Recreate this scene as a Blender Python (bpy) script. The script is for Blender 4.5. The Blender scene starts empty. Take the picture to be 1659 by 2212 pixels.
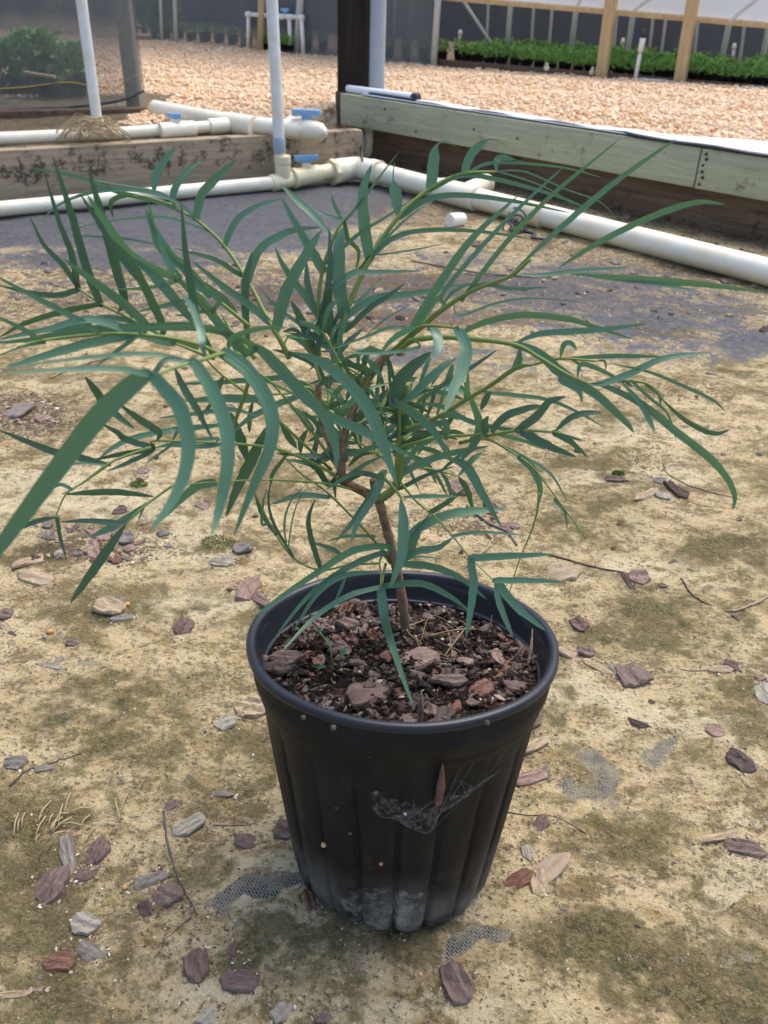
import bpy, bmesh, math, random
import numpy as np
from mathutils import Vector, Matrix
R = math.radians
rng = random.Random(7)
# ------------------------------------------------------------------ camera
F_PX, CAM_H, PITCH, ROLL = 1853.0, 0.475, R(32.2), R(1.93)
_U0 = Vector((0, math.sin(PITCH), math.cos(PITCH))); _F = Vector((0, math.cos(PITCH), -math.sin(PITCH))); _R0 = Vector((1, 0, 0))
_Rc = _R0 * math.cos(ROLL) + _U0 * math.sin(ROLL)
_Uc = _U0 * math.cos(ROLL) - _R0 * math.sin(ROLL)
CAMP = Vector((0, 0, CAM_H))
scene = bpy.context.scene
C = scene.collection
cd = bpy.data.cameras.new("camera"); cam = bpy.data.objects.new("camera", cd); C.objects.link(cam)
M = Matrix((( _Rc.x, _Uc.x, -_F.x, 0), (_Rc.y, _Uc.y, -_F.y, 0), (_Rc.z, _Uc.z, -_F.z, CAM_H), (0, 0, 0, 1)))
cam.matrix_world = M
cd.sensor_fit = 'VERTICAL'; cd.sensor_height = 36.0; cd.lens = 36.0 * F_PX / 2212.0
cd.clip_start = 0.01; cd.clip_end = 200
cd.dof.use_dof = True; cd.dof.focus_distance = 0.56; cd.dof.aperture_fstop = 20
scene.camera = cam
# ------------------------------------------------------------------ light
SUN_EL, SUN_AZ = R(62), R(35)      # azimuth measured from +Y towards +X
w = bpy.data.worlds.new("World"); scene.world = w; w.use_nodes = True
nt = w.node_tree; bg = nt.nodes['Background']
sky = nt.nodes.new('ShaderNodeTexSky'); sky.sky_type = 'NISHITA'; sky.sun_disc = False
sky.sun_elevation = SUN_EL; sky.sun_rotation = SUN_AZ; sky.air_density = 1.0; sky.dust_density = 3.0; sky.ozone_density = 0.6
nt.links.new(sky.outputs[0], bg.inputs[0]); bg.inputs[1].default_value = 0.145
sl = bpy.data.lights.new("sun", 'SUN'); sl.energy = 1.45; sl.angle = R(42); sl.color = (1.0, 0.95, 0.87)
so = bpy.data.objects.new("sun", sl); C.objects.link(so)
sdir = Vector((math.sin(SUN_AZ) * math.cos(SUN_EL), math.cos(SUN_AZ) * math.cos(SUN_EL), math.sin(SUN_EL)))
so.rotation_euler = sdir.to_track_quat('Z', 'Y').to_euler(); so.location = (0, 0, 5)
scene.view_settings.view_transform = 'Standard'; scene.view_settings.look = 'None'
scene.view_settings.exposure = 1.0; scene.view_settings.gamma = 1.0
scene.render.resolution_x = 768; scene.render.resolution_y = 1024

# ------------------------------------------------------------------ helpers
def ray(x, y):
    return _F + _Rc * ((x - 829.5) / F_PX) + _Uc * ((1106 - y) / F_PX)
def G(x, y, z=0.0):
    d = ray(x, y); t = (z - CAM_H) / d.z; return CAMP + d * t
def AY(x, y, Y):
    d = ray(x, y); return CAMP + d * (Y / d.y)
def onvplane(x, y, P, D):           # hit of the vertical plane through P with direction D
    d = ray(x, y); n = Vector((D[1], -D[0], 0)); t = (P.x * n.x + P.y * n.y) / (d.x * n.x + d.y * n.y)
    return CAMP + d * t
def proj_np(X, Y, Z):
    dx, dy, dz = X, Y, Z - CAM_H
    de = dx * _F.x + dy * _F.y + dz * _F.z
    de = np.maximum(de, 1e-3)
    return 829.5 + F_PX * (dx * _Rc.x + dy * _Rc.y + dz * _Rc.z) / de, 1106 - F_PX * (dx * _Uc.x + dy * _Uc.y + dz * _Uc.z) / de
def _hash(ix, iy, s):
    h = (ix.astype(np.int64) * 374761393 + iy.astype(np.int64) * 668265263 + s * 974634777) & 0x7fffffff
    h = ((h ^ (h >> 13)) * 1274126177) & 0x7fffffff
    return ((h ^ (h >> 16)) & 0xffff) / 65535.0
def vnoise(x, y, s=0):
    ix = np.floor(x); iy = np.floor(y); fx = x - ix; fy = y - iy
    fx = fx * fx * (3 - 2 * fx); fy = fy * fy * (3 - 2 * fy)
    a = _hash(ix, iy, s); b = _hash(ix + 1, iy, s); c = _hash(ix, iy + 1, s); d = _hash(ix + 1, iy + 1, s)
    return a + (b - a) * fx + (c - a) * fy + (a - b - c + d) * fx * fy
def fbm(x, y, s=0, o=4):
    v = 0; a = 0.5
    for i in range(o):
        v = v + a * vnoise(x * 2 ** i, y * 2 ** i, s + i); a *= .5
    return v

def link(o, parent=None):
    C.objects.link(o)
    if parent is not None: o.parent = parent
    return o
def tag(o, label=None, cat=None, group=None, kind=None):
    if label: o['label'] = label
    if cat: o['category'] = cat
    if group: o['group'] = group
    if kind: o['kind'] = kind
    return o
def thing(name, label, cat, loc=(0, 0, 0), group=None, rot=None):
    o = bpy.data.objects.new(name, None); o.empty_display_size = .02; C.objects.link(o); o.location = loc
    if rot: o.rotation_euler = rot
    return tag(o, label, cat, group)
def mesh_obj(name, V, Fc, mat, parent=None, smooth=True, loc=None):
    me = bpy.data.meshes.new(name); me.from_pydata([tuple(v) for v in V], [], Fc)
    if smooth: me.polygons.foreach_set('use_smooth', [True] * len(me.polygons))
    if mat: me.materials.append(mat)
    me.update()
    o = bpy.data.objects.new(name, me); link(o, parent)
    if loc is not None: o.location = loc
    return o
def child_local(o, parent):        # geometry given in world coordinates, parent sits at a translation only
    o.parent = parent; o.matrix_parent_inverse = Matrix.Translation(-Vector(parent.location)); return o
def catmull(P, n):
    P = [Vector(p) for p in P]
    if len(P) == 2: return [P[0].lerp(P[1], i / n) for i in range(n + 1)]
    E = [P[0] * 2 - P[1]] + P + [P[-1] * 2 - P[-2]]
    out = []; m = len(P) - 1
    for i in range(n + 1):
        u = i / n * m; k = min(int(u), m - 1); t = u - k
        a, b, c, d = E[k], E[k + 1], E[k + 2], E[k + 3]
        out.append(0.5 * ((2 * b) + (c - a) * t + (2 * a - 5 * b + 4 * c - d) * t * t + (3 * b - a - 3 * c + d) * t ** 3))
    return out
def tube_geo(pts, rad, n=12, cap=True, base=0):
    V = []; Fc = []; pts = [Vector(p) for p in pts]; m = len(pts)
    rad = rad if hasattr(rad, '__len__') else [rad] * m
    T = (pts[1] - pts[0]).normalized(); N = T.orthogonal().normalized()
    for i, p in enumerate(pts):
        T2 = (pts[min(i + 1, m - 1)] - pts[max(i - 1, 0)])
        if T2.length < 1e-9: T2 = T
        T2 = T2.normalized(); q = T.rotation_difference(T2); N = (q @ N).normalized(); T = T2; B = T.cross(N)
        for k in range(n):
            a = 2 * math.pi * k / n; V.append(p + (N * math.cos(a) + B * math.sin(a)) * rad[i])
    for i in range(m - 1):
        for k in range(n):
            k2 = (k + 1) % n
            Fc.append((base + i * n + k, base + i * n + k2, base + (i + 1) * n + k2, base + (i + 1) * n + k))
    if cap:
        Fc.append(tuple(base + k for k in range(n))[::-1]); Fc.append(tuple(base + (m - 1) * n + k for k in range(n)))
    return V, Fc
class MB:
    def __init__(s): s.V = []; s.F = []
    def tube(s, pts, rad, n=12, cap=True):
        v, f = tube_geo(pts, rad, n, cap, len(s.V)); s.V += v; s.F += f; return s
    def add(s, V, Fc):
        b = len(s.V); s.V += [Vector(v) for v in V]; s.F += [tuple(i + b for i in f) for f in Fc]; return s
    def box(s, O, X, Y, Z, bev=0.0):
        O, X, Y, Z = map(Vector, (O, X, Y, Z))
        bm = bmesh.new(); vs = [bm.verts.new(O + X * a + Y * b + Z * c) for a in (0, 1) for b in (0, 1) for c in (0, 1)]
        for f in ((0, 1, 3, 2), (4, 6, 7, 5), (0, 4, 5, 1), (2, 3, 7, 6), (0, 2, 6, 4), (1, 5, 7, 3)): bm.faces.new([vs[i] for i in f])
        bmesh.ops.recalc_face_normals(bm, faces=bm.faces)
        if bev: bmesh.ops.bevel(bm, geom=bm.edges[:], offset=bev, segments=2, affect='EDGES', profile=.6)
        bm.verts.index_update(); b = len(s.V)
        s.V += [v.co.copy() for v in bm.verts]; s.F += [tuple(v.index + b for v in f.verts) for f in bm.faces]; bm.free(); return s
    def build(s, name, mat, parent=None, smooth=True):
        o = mesh_obj(name, s.V, s.F, mat, None, smooth)
        if parent is not None: child_local(o, parent)
        return o
def autosmooth(o, ang=40):
    try:
        me = o.data
        bm = bmesh.new(); bm.from_mesh(me)
        for e in bm.edges:
            if len(e.link_faces) == 2 and e.calc_face_angle(0) > R(ang): e.smooth = False
        bm.to_mesh(me); bm.free()
    except Exception: pass
    return o

# ------------------------------------------------------------------ materials
class NB:
    def __init__(s, name):
        s.m = bpy.data.materials.new(name); s.m.use_nodes = True; s.t = s.m.node_tree; s.n = s.t.nodes; s.l = s.t.links
        s.b = s.n['Principled BSDF']; s.out = s.n['Material Output']
    def node(s, ty, **k):
        n = s.n.new(ty)
        for a, v in k.items(): setattr(n, a, v)
        return n
    def set(s, sock, v):
        if isinstance(v, bpy.types.NodeSocket): s.l.new(v, sock)
        elif v is not None:
            if isinstance(v, tuple) and len(v) == 3 and sock.type == 'RGBA': v = (*v, 1)
            sock.default_value = v
    def coord(s, kind='Object', scale=(1, 1, 1), rot=(0, 0, 0)):
        c = s.node('ShaderNodeTexCoord'); m = s.node('ShaderNodeMapping'); s.l.new(c.outputs[kind], m.inputs[0])
        m.inputs['Scale'].default_value = scale; m.inputs['Rotation'].default_value = rot; return m.outputs[0]
    def noise(s, vec, scale, det=4, rough=.55, dist=0):
        n = s.node('ShaderNodeTexNoise'); s.set(n.inputs['Vector'], vec); n.inputs['Scale'].default_value = scale
        n.inputs['Detail'].default_value = det; n.inputs['Roughness'].default_value = rough; n.inputs['Distortion'].default_value = dist
        return n.outputs['Fac']
    def voro(s, vec, scale, feat='F1', out='Distance', rand=1):
        n = s.node('ShaderNodeTexVoronoi', feature=feat); s.set(n.inputs['Vector'], vec); n.inputs['Scale'].default_value = scale
        n.inputs['Randomness'].default_value = rand; return n.outputs[out]
    def ramp(s, f, stops):
        n = s.node('ShaderNodeValToRGB'); s.set(n.inputs[0], f); e = n.color_ramp.elements
        while len(e) < len(stops): e.new(.5)
        for el, (p, c) in zip(e, stops):
            el.position = p; el.color = (*c, 1) if isinstance(c, tuple) else (c, c, c, 1)
        return n.outputs[0]
    def mix(s, f, a, b, blend='MIX'):
        n = s.node('ShaderNodeMix', data_type='RGBA', blend_type=blend); s.set(n.inputs[0], f); s.set(n.inputs[6], a); s.set(n.inputs[7], b)
        return n.outputs[2]
    def math(s, op, a, b=None, clamp=False):
        n = s.node('ShaderNodeMath', operation=op, use_clamp=clamp); s.set(n.inputs[0], a)
        if b is not None: s.set(n.inputs[1], b)
        return n.outputs[0]
    def attr(s, name, out='Fac'):
        n = s.node('ShaderNodeAttribute'); n.attribute_name = name; return n.outputs[out]
    def bump(s, h, strength=.4, dist=.002, normal=None):
        n = s.node('ShaderNodeBump'); s.set(n.inputs['Height'], h); n.inputs['Strength'].default_value = strength
        n.inputs['Distance'].default_value = dist
        if normal: s.l.new(normal, n.inputs['Normal'])
        s.l.new(n.outputs[0], s.b.inputs['Normal']); return n.outputs[0]
    def rnd(s): return s.node('ShaderNodeObjectInfo').outputs['Random']
    def fin(s, color=None, rough=.7, spec=.3, metal=0):
        if color is not None: s.set(s.b.inputs['Base Color'], color)
        s.set(s.b.inputs['Roughness'], rough); s.b.inputs['Specular IOR Level'].default_value = spec; s.b.inputs['Metallic'].default_value = metal
        return s.m

def mat_simple(name, col, var=.25, scale=60, rough=.6, spec=.3, bump=.15, bd=.001):
    b = NB(name); v = b.coord(); n = b.noise(v, scale)
    c = b.mix(n, tuple(x * (1 - var) for x in col), tuple(min(1, x * (1 + var)) for x in col))
    b.bump(n, bump, bd); return b.fin(c, rough, spec)

def mat_ground():
    b = NB('soil_over_fabric'); v = b.coord()
    moss, mat, rust, pale, grav, bd_ = (b.attr(a) for a in ('moss', 'mat', 'rust', 'pale', 'gravelmask', 'debris'))
    st = b.coord(scale=(1, 1.5, 1), rot=(0, 0, .45))
    n0 = b.noise(st, 9, 9, .68, .3); n1 = b.noise(st, 26, 9, .72, .2); n2 = b.noise(v, 75, 7, .7); n3 = b.noise(v, 300, 5, .75); n4 = b.noise(v, 1100, 2, .6)
    def sub(x, k): return b.math('MULTIPLY', b.math('SUBTRACT', x, .5), k)
    tan = b.mix(b.ramp(n1, [(.43, 0.), (.55, 1.)]), (.40, .285, .125), (.62, .475, .25))
    tan = b.mix(b.ramp(n2, [(.40, 0.), (.62, 1.)]), tan, (.72, .59, .36))
    tan = b.mix(b.math('MULTIPLY', b.ramp(b.math('ADD', n0, sub(n2, .5)), [(.48, 0.), (.58, 1.)]), .85), tan, (.22, .165, .07))
    tan = b.mix(b.math('MULTIPLY', b.ramp(b.noise(v, 18, 6, .7), [(.55, 0.), (.68, 1.)]), .5), tan, (.56, .41, .30))
    pf = b.ramp(b.math('ADD', pale, b.math('ADD', sub(n1, 1.6), sub(n2, .8))), [(.38, 0.), (.62, 1.)])
    tan = b.mix(b.math('MULTIPLY', pf, .8), tan, b.mix(b.ramp(n3, [(.4, 0.), (.6, 1.)]), (.66, .54, .32), (.80, .69, .46)))
    mm = b.math('ADD', b.math('MULTIPLY', moss, .86), b.math('ADD', sub(n0, 2.0), b.math('ADD', sub(n1, 2.2), sub(n2, 1.5))))
    mf = b.ramp(mm, [(.26, 0.), (.62, 1.)])
    mcol = b.mix(b.ramp(b.math('ADD', n2, sub(n1, .8)), [(.38, 0.), (.62, 1.)]), (.030, .036, .012), (.15, .115, .04))
    mcol = b.mix(b.ramp(n3, [(.46, 0.), (.60, 1.)]), mcol, (.27, .22, .10))
    mcol = b.mix(b.ramp(b.noise(v, 45, 5, .7), [(.55, 0.), (.66, .7)]), mcol, (.035, .055, .022))
    col = b.mix(b.math('MULTIPLY', mf, .92), tan, mcol)
    gr = b.ramp(b.math('ADD', n3, b.math('ADD', sub(n1, -1.2), sub(n0, -.8))), [(.53, 0.), (.68, 1.)]); col = b.mix(b.math('MULTIPLY', gr, .75), col, (.13, .095, .04))
    lg = b.ramp(b.math('ADD', b.noise(v, 520, 3, .7), sub(n1, .5)), [(.56, 0.), (.66, .6)]); lg = b.math('MULTIPLY', lg, b.math('SUBTRACT', 1.0, b.math('MULTIPLY', mf, .75))); col = b.mix(lg, col, (.78, .68, .46))
    rf = b.ramp(b.math('ADD', rust, b.math('ADD', sub(n1, 1.2), sub(n2, 1.0))), [(.38, 0.), (.55, 1.)])
    rcol = b.mix(b.ramp(n3, [(.42, 0.), (.58, 1.)]), (.085, .045, .022), (.24, .125, .05))
    col = b.mix(b.math('MULTIPLY', rf, .9), col, rcol)
    vw = b.coord(rot=(0, 0, .95)); wv = b.node('ShaderNodeTexBrick'); b.set(wv.inputs['Vector'], vw); wv.inputs['Scale'].default_value = 1.0
    wv.inputs['Brick Width'].default_value = .0034; wv.inputs['Row Height'].default_value = .0017; wv.inputs['Mortar Size'].default_value = .0004; wv.inputs['Mortar Smooth'].default_value = .6
    wv.inputs['Color1'].default_value = (.045, .052, .066, 1); wv.inputs['Color2'].default_value = (.085, .092, .105, 1); wv.inputs['Mortar'].default_value = (.34, .31, .23, 1)
    far = b.attr('farmat')
    wc = b.mix(far, wv.outputs[0], b.mix(n1, (.058, .064, .088), (.105, .113, .145)))
    wc = b.mix(b.math('MULTIPLY', b.ramp(n2, [(.42, 0.), (.62, .9)]), b.math('SUBTRACT', 1.0, b.math('MULTIPLY', far, .72))), wc, (.40, .35, .24))
    ma = b.math('ADD', mat, b.math('ADD', sub(n1, 1.5), b.math('ADD', sub(n2, .9), sub(n3, .5))))
    maf = b.ramp(ma, [(.44, 0.), (.60, 1.)])
    col = b.mix(maf, col, wc)
    df = b.math('ADD', bd_, sub(n2, .8))
    dk = b.math('MULTIPLY', b.ramp(b.math('ADD', n3, b.math('MULTIPLY', df, .25)), [(.60, 0.), (.68, 1.)]), .85)
    col = b.mix(dk, col, (.10, .07, .045))
    fl = b.math('MULTIPLY', b.ramp(b.voro(v, 420, 'F1'), [(.10, 1.), (.22, 0.)]), b.ramp(n2, [(.45, 0.), (.6, .8)]))
    col = b.mix(fl, col, b.mix(n4, (.5, .42, .28), (.14, .10, .06)))
    cr = b.voro(b.coord(scale=(1, 1.7, 1), rot=(0, 0, .4)), 75, 'DISTANCE_TO_EDGE')
    crf = b.math('MULTIPLY', b.ramp(b.math('ADD', cr, sub(n3, .10)), [(-.01, 1.), (.015, 0.)]), b.ramp(n0, [(.52, 0.), (.60, .5)]))
    col = b.mix(crf, col, (.12, .08, .04))
    gv = b.node('ShaderNodeTexVoronoi'); b.set(gv.inputs['Vector'], v); gv.inputs['Scale'].default_value = 60
    gsep = b.node('ShaderNodeSeparateColor'); b.l.new(gv.outputs['Color'], gsep.inputs[0])
    gc = b.ramp(gsep.outputs[0], [(0., (.56, .35, .19)), (.3, (.71, .48, .29)), (.6, (.77, .56, .36)), (.85, (.81, .64, .44)), (1., (.66, .43, .25))])
    gc = b.mix(b.ramp(n1, [(.35, 0.), (.7, .3)]), gc, (.62, .44, .29))
    col = b.mix(grav, col, gc)
    h = b.math('ADD', b.math('MULTIPLY', n2, .7), b.math('MULTIPLY', n3, .6))
    h = b.math('ADD', h, b.math('MULTIPLY', n4, .15)); h = b.math('ADD', h, b.math('MULTIPLY', n1, .5)); h = b.math('SUBTRACT', h, b.math('MULTIPLY', crf, .35))
    h = b.math('ADD', h, b.math('MULTIPLY', maf, -.25))
    gh = b.math('MULTIPLY', gv.outputs['Distance'], -3.0)
    hm = b.node('ShaderNodeMix'); b.set(hm.inputs[0], grav); b.set(hm.inputs[2], h); b.set(hm.inputs[3], gh)
    b.bump(hm.outputs[0], 1.0, .006)
    ro = b.node('ShaderNodeMix'); b.set(ro.inputs[0], b.math('MULTIPLY', maf, far)); ro.inputs[2].default_value = .9; ro.inputs[3].default_value = .5
    return b.fin(col, ro.outputs[0], .25)
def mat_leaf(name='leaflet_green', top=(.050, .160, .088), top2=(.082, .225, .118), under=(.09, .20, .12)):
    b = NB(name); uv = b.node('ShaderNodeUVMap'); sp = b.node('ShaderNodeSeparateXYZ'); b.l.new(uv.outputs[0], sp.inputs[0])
    u, v_ = sp.outputs[0], sp.outputs[1]; co = b.coord()
    base = b.mix(b.rnd(), top, top2); base = b.mix(b.noise(co, 60, 3), base, tuple(x * .75 for x in top))
    mid = b.ramp(b.math('ABSOLUTE', b.math('SUBTRACT', u, .5)), [(.02, 1.), (.07, 0.)])
    base = b.mix(b.math('MULTIPLY', mid, .55), base, (.17, .32, .14))
    edge = b.ramp(b.math('ABSOLUTE', b.math('SUBTRACT', u, .5)), [(.44, 0.), (.5, 1.)])
    base = b.mix(b.math('MULTIPLY', edge, .35), base, (.14, .30, .09))
    base = b.mix(b.ramp(b.noise(co, 420, 2), [(.66, 0.), (.72, .45)]), base, (.16, .24, .12))
    sv = b.math('SINE', b.math('ADD', b.math('MULTIPLY', v_, 150), b.math('MULTIPLY', b.math('ABSOLUTE', b.math('SUBTRACT', u, .5)), -34))); base = b.mix(b.math('MULTIPLY', b.ramp(sv, [(.8, 0.), (1., 1.)]), .14), base, (.16, .30, .16))
    tip = b.ramp(v_, [(.90, 0.), (1., 1.)]); foot = b.ramp(v_, [(0., 1.), (.12, 0.)])
    yel = b.attr('yellow')
    base = b.mix(b.math('MULTIPLY', tip, .4), base, (.22, .33, .09))
    base = b.mix(b.math('MULTIPLY', b.ramp(v_, [(.72, 0.), (.95, 1.)]), yel), base, (.50, .47, .05))
    base = b.mix(b.math('MULTIPLY', foot, .7), base, (.20, .33, .07))
    geo = b.node('ShaderNodeNewGeometry')
    base = b.mix(geo.outputs['Backfacing'], base, under)
    pb = b.bump(b.math('ADD', b.math('MULTIPLY', mid, -1.), b.math('MULTIPLY', b.noise(co, 900, 2), .5)), .3, .0004)
    b.fin(base, .40, .6)
    tr = b.node('ShaderNodeBsdfTranslucent'); b.set(tr.inputs[0], b.mix(.5, base, (.16, .35, .05)))
    mx = b.node('ShaderNodeMixShader'); mx.inputs[0].default_value = .2; b.l.new(b.b.outputs[0], mx.inputs[1]); b.l.new(tr.outputs[0], mx.inputs[2]); b.l.new(mx.outputs[0], b.out.inputs[0])
    return b.m
def mat_bark_chip(name, c1, c2, c3, sc=1.0, rough=.85):
    b = NB(name); co = b.coord(scale=(sc, sc * 5, sc * 3)); r = b.rnd()
    n = b.noise(co, 120, 6, .65, .4); n2 = b.noise(b.coord(), 500, 3)
    c = b.ramp(n, [(.28, c1), (.5, c2), (.72, c3)])
    c = b.mix(b.math('MULTIPLY', r, .35), c, b.mix(.5, c, (.30, .25, .22)))
    c = b.mix(b.ramp(n2, [(.6, 0.), (.75, .5)]), c, tuple(x * .45 for x in c1))
    b.bump(b.math('ADD', n, b.math('MULTIPLY', n2, .3)), .7, .0012); return b.fin(c, rough, .2)
def mat_pot():
    b = NB('black_plastic'); co = b.coord(); sp = b.node('ShaderNodeSeparateXYZ'); b.l.new(co, sp.inputs[0]); z = sp.outputs[2]
    n = b.noise(co, 35, 5, .6); n2 = b.noise(b.coord(scale=(1, 1, .25)), 90, 4); n3 = b.noise(co, 700, 2)
    c = b.mix(n, (.004, .004, .0045), (.009, .009, .010))
    dust = b.math('MULTIPLY', b.ramp(z, [(.0, 1.), (.055, 0.)]), b.ramp(n, [(.42, 0.), (.62, 1.)]))
    c = b.mix(b.math('MULTIPLY', dust, .65), c, (.22, .21, .19))
    spk = b.ramp(b.voro(co, 330), [(.05, 1.), (.10, 0.)]); spk = b.math('MULTIPLY', spk, b.ramp(b.noise(co, 130, 1), [(.52, 0.), (.6, 1.)]))
    c = b.mix(b.math('MULTIPLY', spk, .6), c, (.26, .22, .17))
    an = b.node('ShaderNodeVectorMath', operation='DISTANCE'); b.l.new(co, an.inputs[0]); an.inputs[1].default_value = (-.004, -.058, .014); pt = b.ramp(b.math('ADD', b.math('MULTIPLY', an.outputs['Value'], 22), b.math('MULTIPLY', b.math('SUBTRACT', b.noise(co, 70, 7, .75), .5), 2.4)), [(.22, 1.), (.55, 0.)])
    c = b.mix(b.math('MULTIPLY', b.math('MULTIPLY', pt, b.ramp(b.noise(co, 160, 6, .75), [(.40, .1), (.6, 1.)])), .5), c, (.42, .41, .39))
    scf = b.ramp(b.noise(b.coord(scale=(1, 1, .5), rot=(.3, 0, 0)), 60, 8, .8), [(.57, 0.), (.72, .35)]); c = b.mix(scf, c, (.10, .096, .09))
    haze = b.ramp(n2, [(.5, 0.), (.8, .07)]); c = b.mix(haze, c, (.16, .15, .145))
    b.bump(b.math('ADD', b.math('MULTIPLY', n3, .15), n2), .12, .0008)
    rr = b.node('ShaderNodeMapRange'); b.set(rr.inputs[0], n); rr.inputs[3].default_value = .42; rr.inputs[4].default_value = .68
    return b.fin(c, rr.outputs[0], .27)
def mat_wood(name, c1, c2, stain=None, axis=0, stainz=None, rough=.8):
    b = NB(name)
    s = [1, 1, 1]; s = [9, 9, 9]; s[axis] = .5
    co = b.coord(scale=tuple(s)); g = b.noise(co, 9, 6, .65, .5); g2 = b.noise(b.coord(scale=tuple(x * 3 for x in s)), 14, 3, .7)
    c = b.mix(b.ramp(g, [(.3, 0.), (.7, 1.)]), c1, c2); c = b.mix(b.ramp(g2, [(.5, 0.), (.7, .45)]), c, tuple(x * .5 for x in c1))
    co2 = b.coord()
    if stain:
        n = b.noise(co2, 16, 9, .75); sp = b.node('ShaderNodeSeparateXYZ'); b.l.new(co2, sp.inputs[0])
        f = b.math('ADD', n, b.ramp(sp.outputs[2], stainz)) if stainz else n
        f = b.ramp(f, [(.57, 0.), (.63, 1.)]); f = b.math('MULTIPLY', f, b.ramp(b.noise(co2, 130, 3), [(.35, .1), (.5, .85)]))
        c = b.mix(f, c, stain)
    b.bump(b.math('ADD', g, g2), .45, .0025); return b.fin(c, rough, .2)
def mat_pvc(name='pvc', dirt=.6, base=(.84, .80, .67)):
    b = NB(name); geo = b.node('ShaderNodeNewGeometry'); co = b.coord()
    n = b.noise(co, 25, 5); n2 = b.noise(co, 160, 3)
    # algae and soil collect on the under side of a lying pipe
    sp = b.node('ShaderNodeSeparateXYZ'); b.l.new(co, sp.inputs[0])
    att = b.attr('underside')
    f = b.math('MULTIPLY', b.ramp(b.math('ADD', att, b.math('MULTIPLY', b.math('SUBTRACT', n, .5), .8)), [(.45, 0.), (.95, 1.)]), dirt)
    c = b.mix(f, base, (.46, .37, .16)); c = b.mix(b.ramp(n2, [(.66, 0.), (.74, .35)]), c, (.35, .28, .17))
    c = b.mix(b.ramp(n, [(.35, .5), (.6, 0.)]), c, (.72, .60, .36))
    b.bump(n2, .08, .001); return b.fin(c, .38, .45)
def mat_cloth(name, col, alpha, var=.2):
    b = NB(name); co = b.coord(); n = b.noise(b.coord(scale=(1, 1, .12)), 6, 4); n2 = b.noise(co, 90, 3, .8)
    c = b.mix(n, tuple(x * (1 - var) for x in col), tuple(x * (1 + var) for x in col)); c = b.mix(b.math('MULTIPLY', n2, .3), c, tuple(x * 1.5 for x in col))
    b.fin(c, .8, .15)
    t = b.node('ShaderNodeBsdfTransparent'); mx = b.node('ShaderNodeMixShader'); mx.inputs[0].default_value = alpha
    b.l.new(t.outputs[0], mx.inputs[1]); b.l.new(b.b.outputs[0], mx.inputs[2]); b.l.new(mx.outputs[0], b.out.inputs[0]); return b.m
def mat_stone():
    b = NB('gravel_stone'); a = b.attr('tone'); co = b.coord(); n = b.noise(co, 180, 4)
    c = b.ramp(a, [(0., (.46, .25, .12)), (.12, (.66, .41, .22)), (.45, (.77, .53, .33)), (.8, (.82, .62, .42)), (.96, (.85, .72, .54)), (1., (.90, .84, .72))])
    c = b.mix(b.ramp(n, [(.4, .3), (.6, 0.)]), c, (.45, .27, .14)); b.bump(n, .3, .002); return b.fin(c, .75, .25)
M_ground = mat_ground(); M_leaf = mat_leaf(); M_leafY = mat_leaf('leaflet_light', (.10, .29, .11), (.09, .25, .10), (.11, .26, .12))
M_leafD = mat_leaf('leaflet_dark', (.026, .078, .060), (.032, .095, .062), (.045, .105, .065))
M_stalk = mat_simple('green_stalk', (.17, .24, .06), .3, 200, .5, .35)
M_trunk = mat_bark_chip('woody_stem', (.09, .05, .03), (.22, .13, .07), (.34, .24, .14), .6)
M_pot = mat_pot()
M_rim = mat_simple('black_rim', (.016, .019, .026), .45, 70, .38, .4, .1)
M_soil = mat_simple('dark_potting_mix', (.018, .013, .010), .6, 300, .95, .1, .9, .004)
CH = [mat_bark_chip('bark_purple', (.055, .036, .030), (.125, .083, .070), (.21, .15, .127)),
      mat_bark_chip('bark_grey', (.09, .078, .066), (.17, .15, .13), (.29, .26, .225)),
      mat_bark_chip('wood_tan', (.19, .13, .07), (.33, .25, .155), (.47, .38, .27), .7),
      mat_bark_chip('bark_red', (.07, .028, .018), (.15, .065, .042), (.24, .13, .09)),
      mat_bark_chip('bark_dark', (.025, .017, .014), (.07, .05, .042), (.13, .095, .085)),
      mat_bark_chip('bark_pink', (.12, .068, .053), (.235, .155, .127), (.34, .25, .205)),
      mat_bark_chip('dry_leaf', (.22, .16, .10), (.33, .25, .175), (.42, .34, .25), .5),
      mat_bark_chip('wood_pale_grey', (.16, .145, .11), (.28, .255, .20), (.40, .37, .30), .8)]
M_bead = mat_simple('pale_bead', (.55, .54, .42), .3, 400, .6)
M_root = mat_simple('pale_root', (.42, .32, .19), .35, 200, .8)
M_orange = mat_simple('orange_stone', (.50, .25, .11), .25, 150, .6)
M_peach = mat_simple('peach_stone', (.62, .36, .24), .2, 150, .7)
M_pvc = mat_pvc(); M_pvcY = mat_pvc('pvc_yellowed', .6, (.82, .72, .48)); M_pvcC = mat_pvc('pvc_clean', .0, (.82, .82, .80))
M_blue = mat_simple('blue_handle', (.22, .42, .66), .12, 60, .45, .4)
M_woodL = mat_wood('weathered_beam', (.27, .20, .13), (.47, .375, .26), (.05, .042, .034), 0, [(.06, 0.), (.09, .09), (.15, .04)])
M_woodG = mat_wood('treated_green_board', (.35, .365, .24), (.52, .53, .37), (.22, .195, .11), 0, None)
M_woodB = mat_wood('brown_board', (.085, .055, .035), (.19, .13, .085), (.03, .025, .02), 0)
M_woodE = mat_simple('dark_end_grain', (.06, .05, .035), .5, 120, .9)
M_woodP = mat_wood('tan_post', (.42, .31, .16), (.62, .48, .28), None, 2)
M_woodDk = mat_wood('black_post', (.013, .010, .009), (.045, .034, .028), None, 2)
M_steel = mat_simple('galvanised_steel', (.36, .41, .46), .2, 25, .45, .4)
M_steel2 = mat_simple('grey_steel', (.52, .55, .54), .2, 25, .5, .4)
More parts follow.
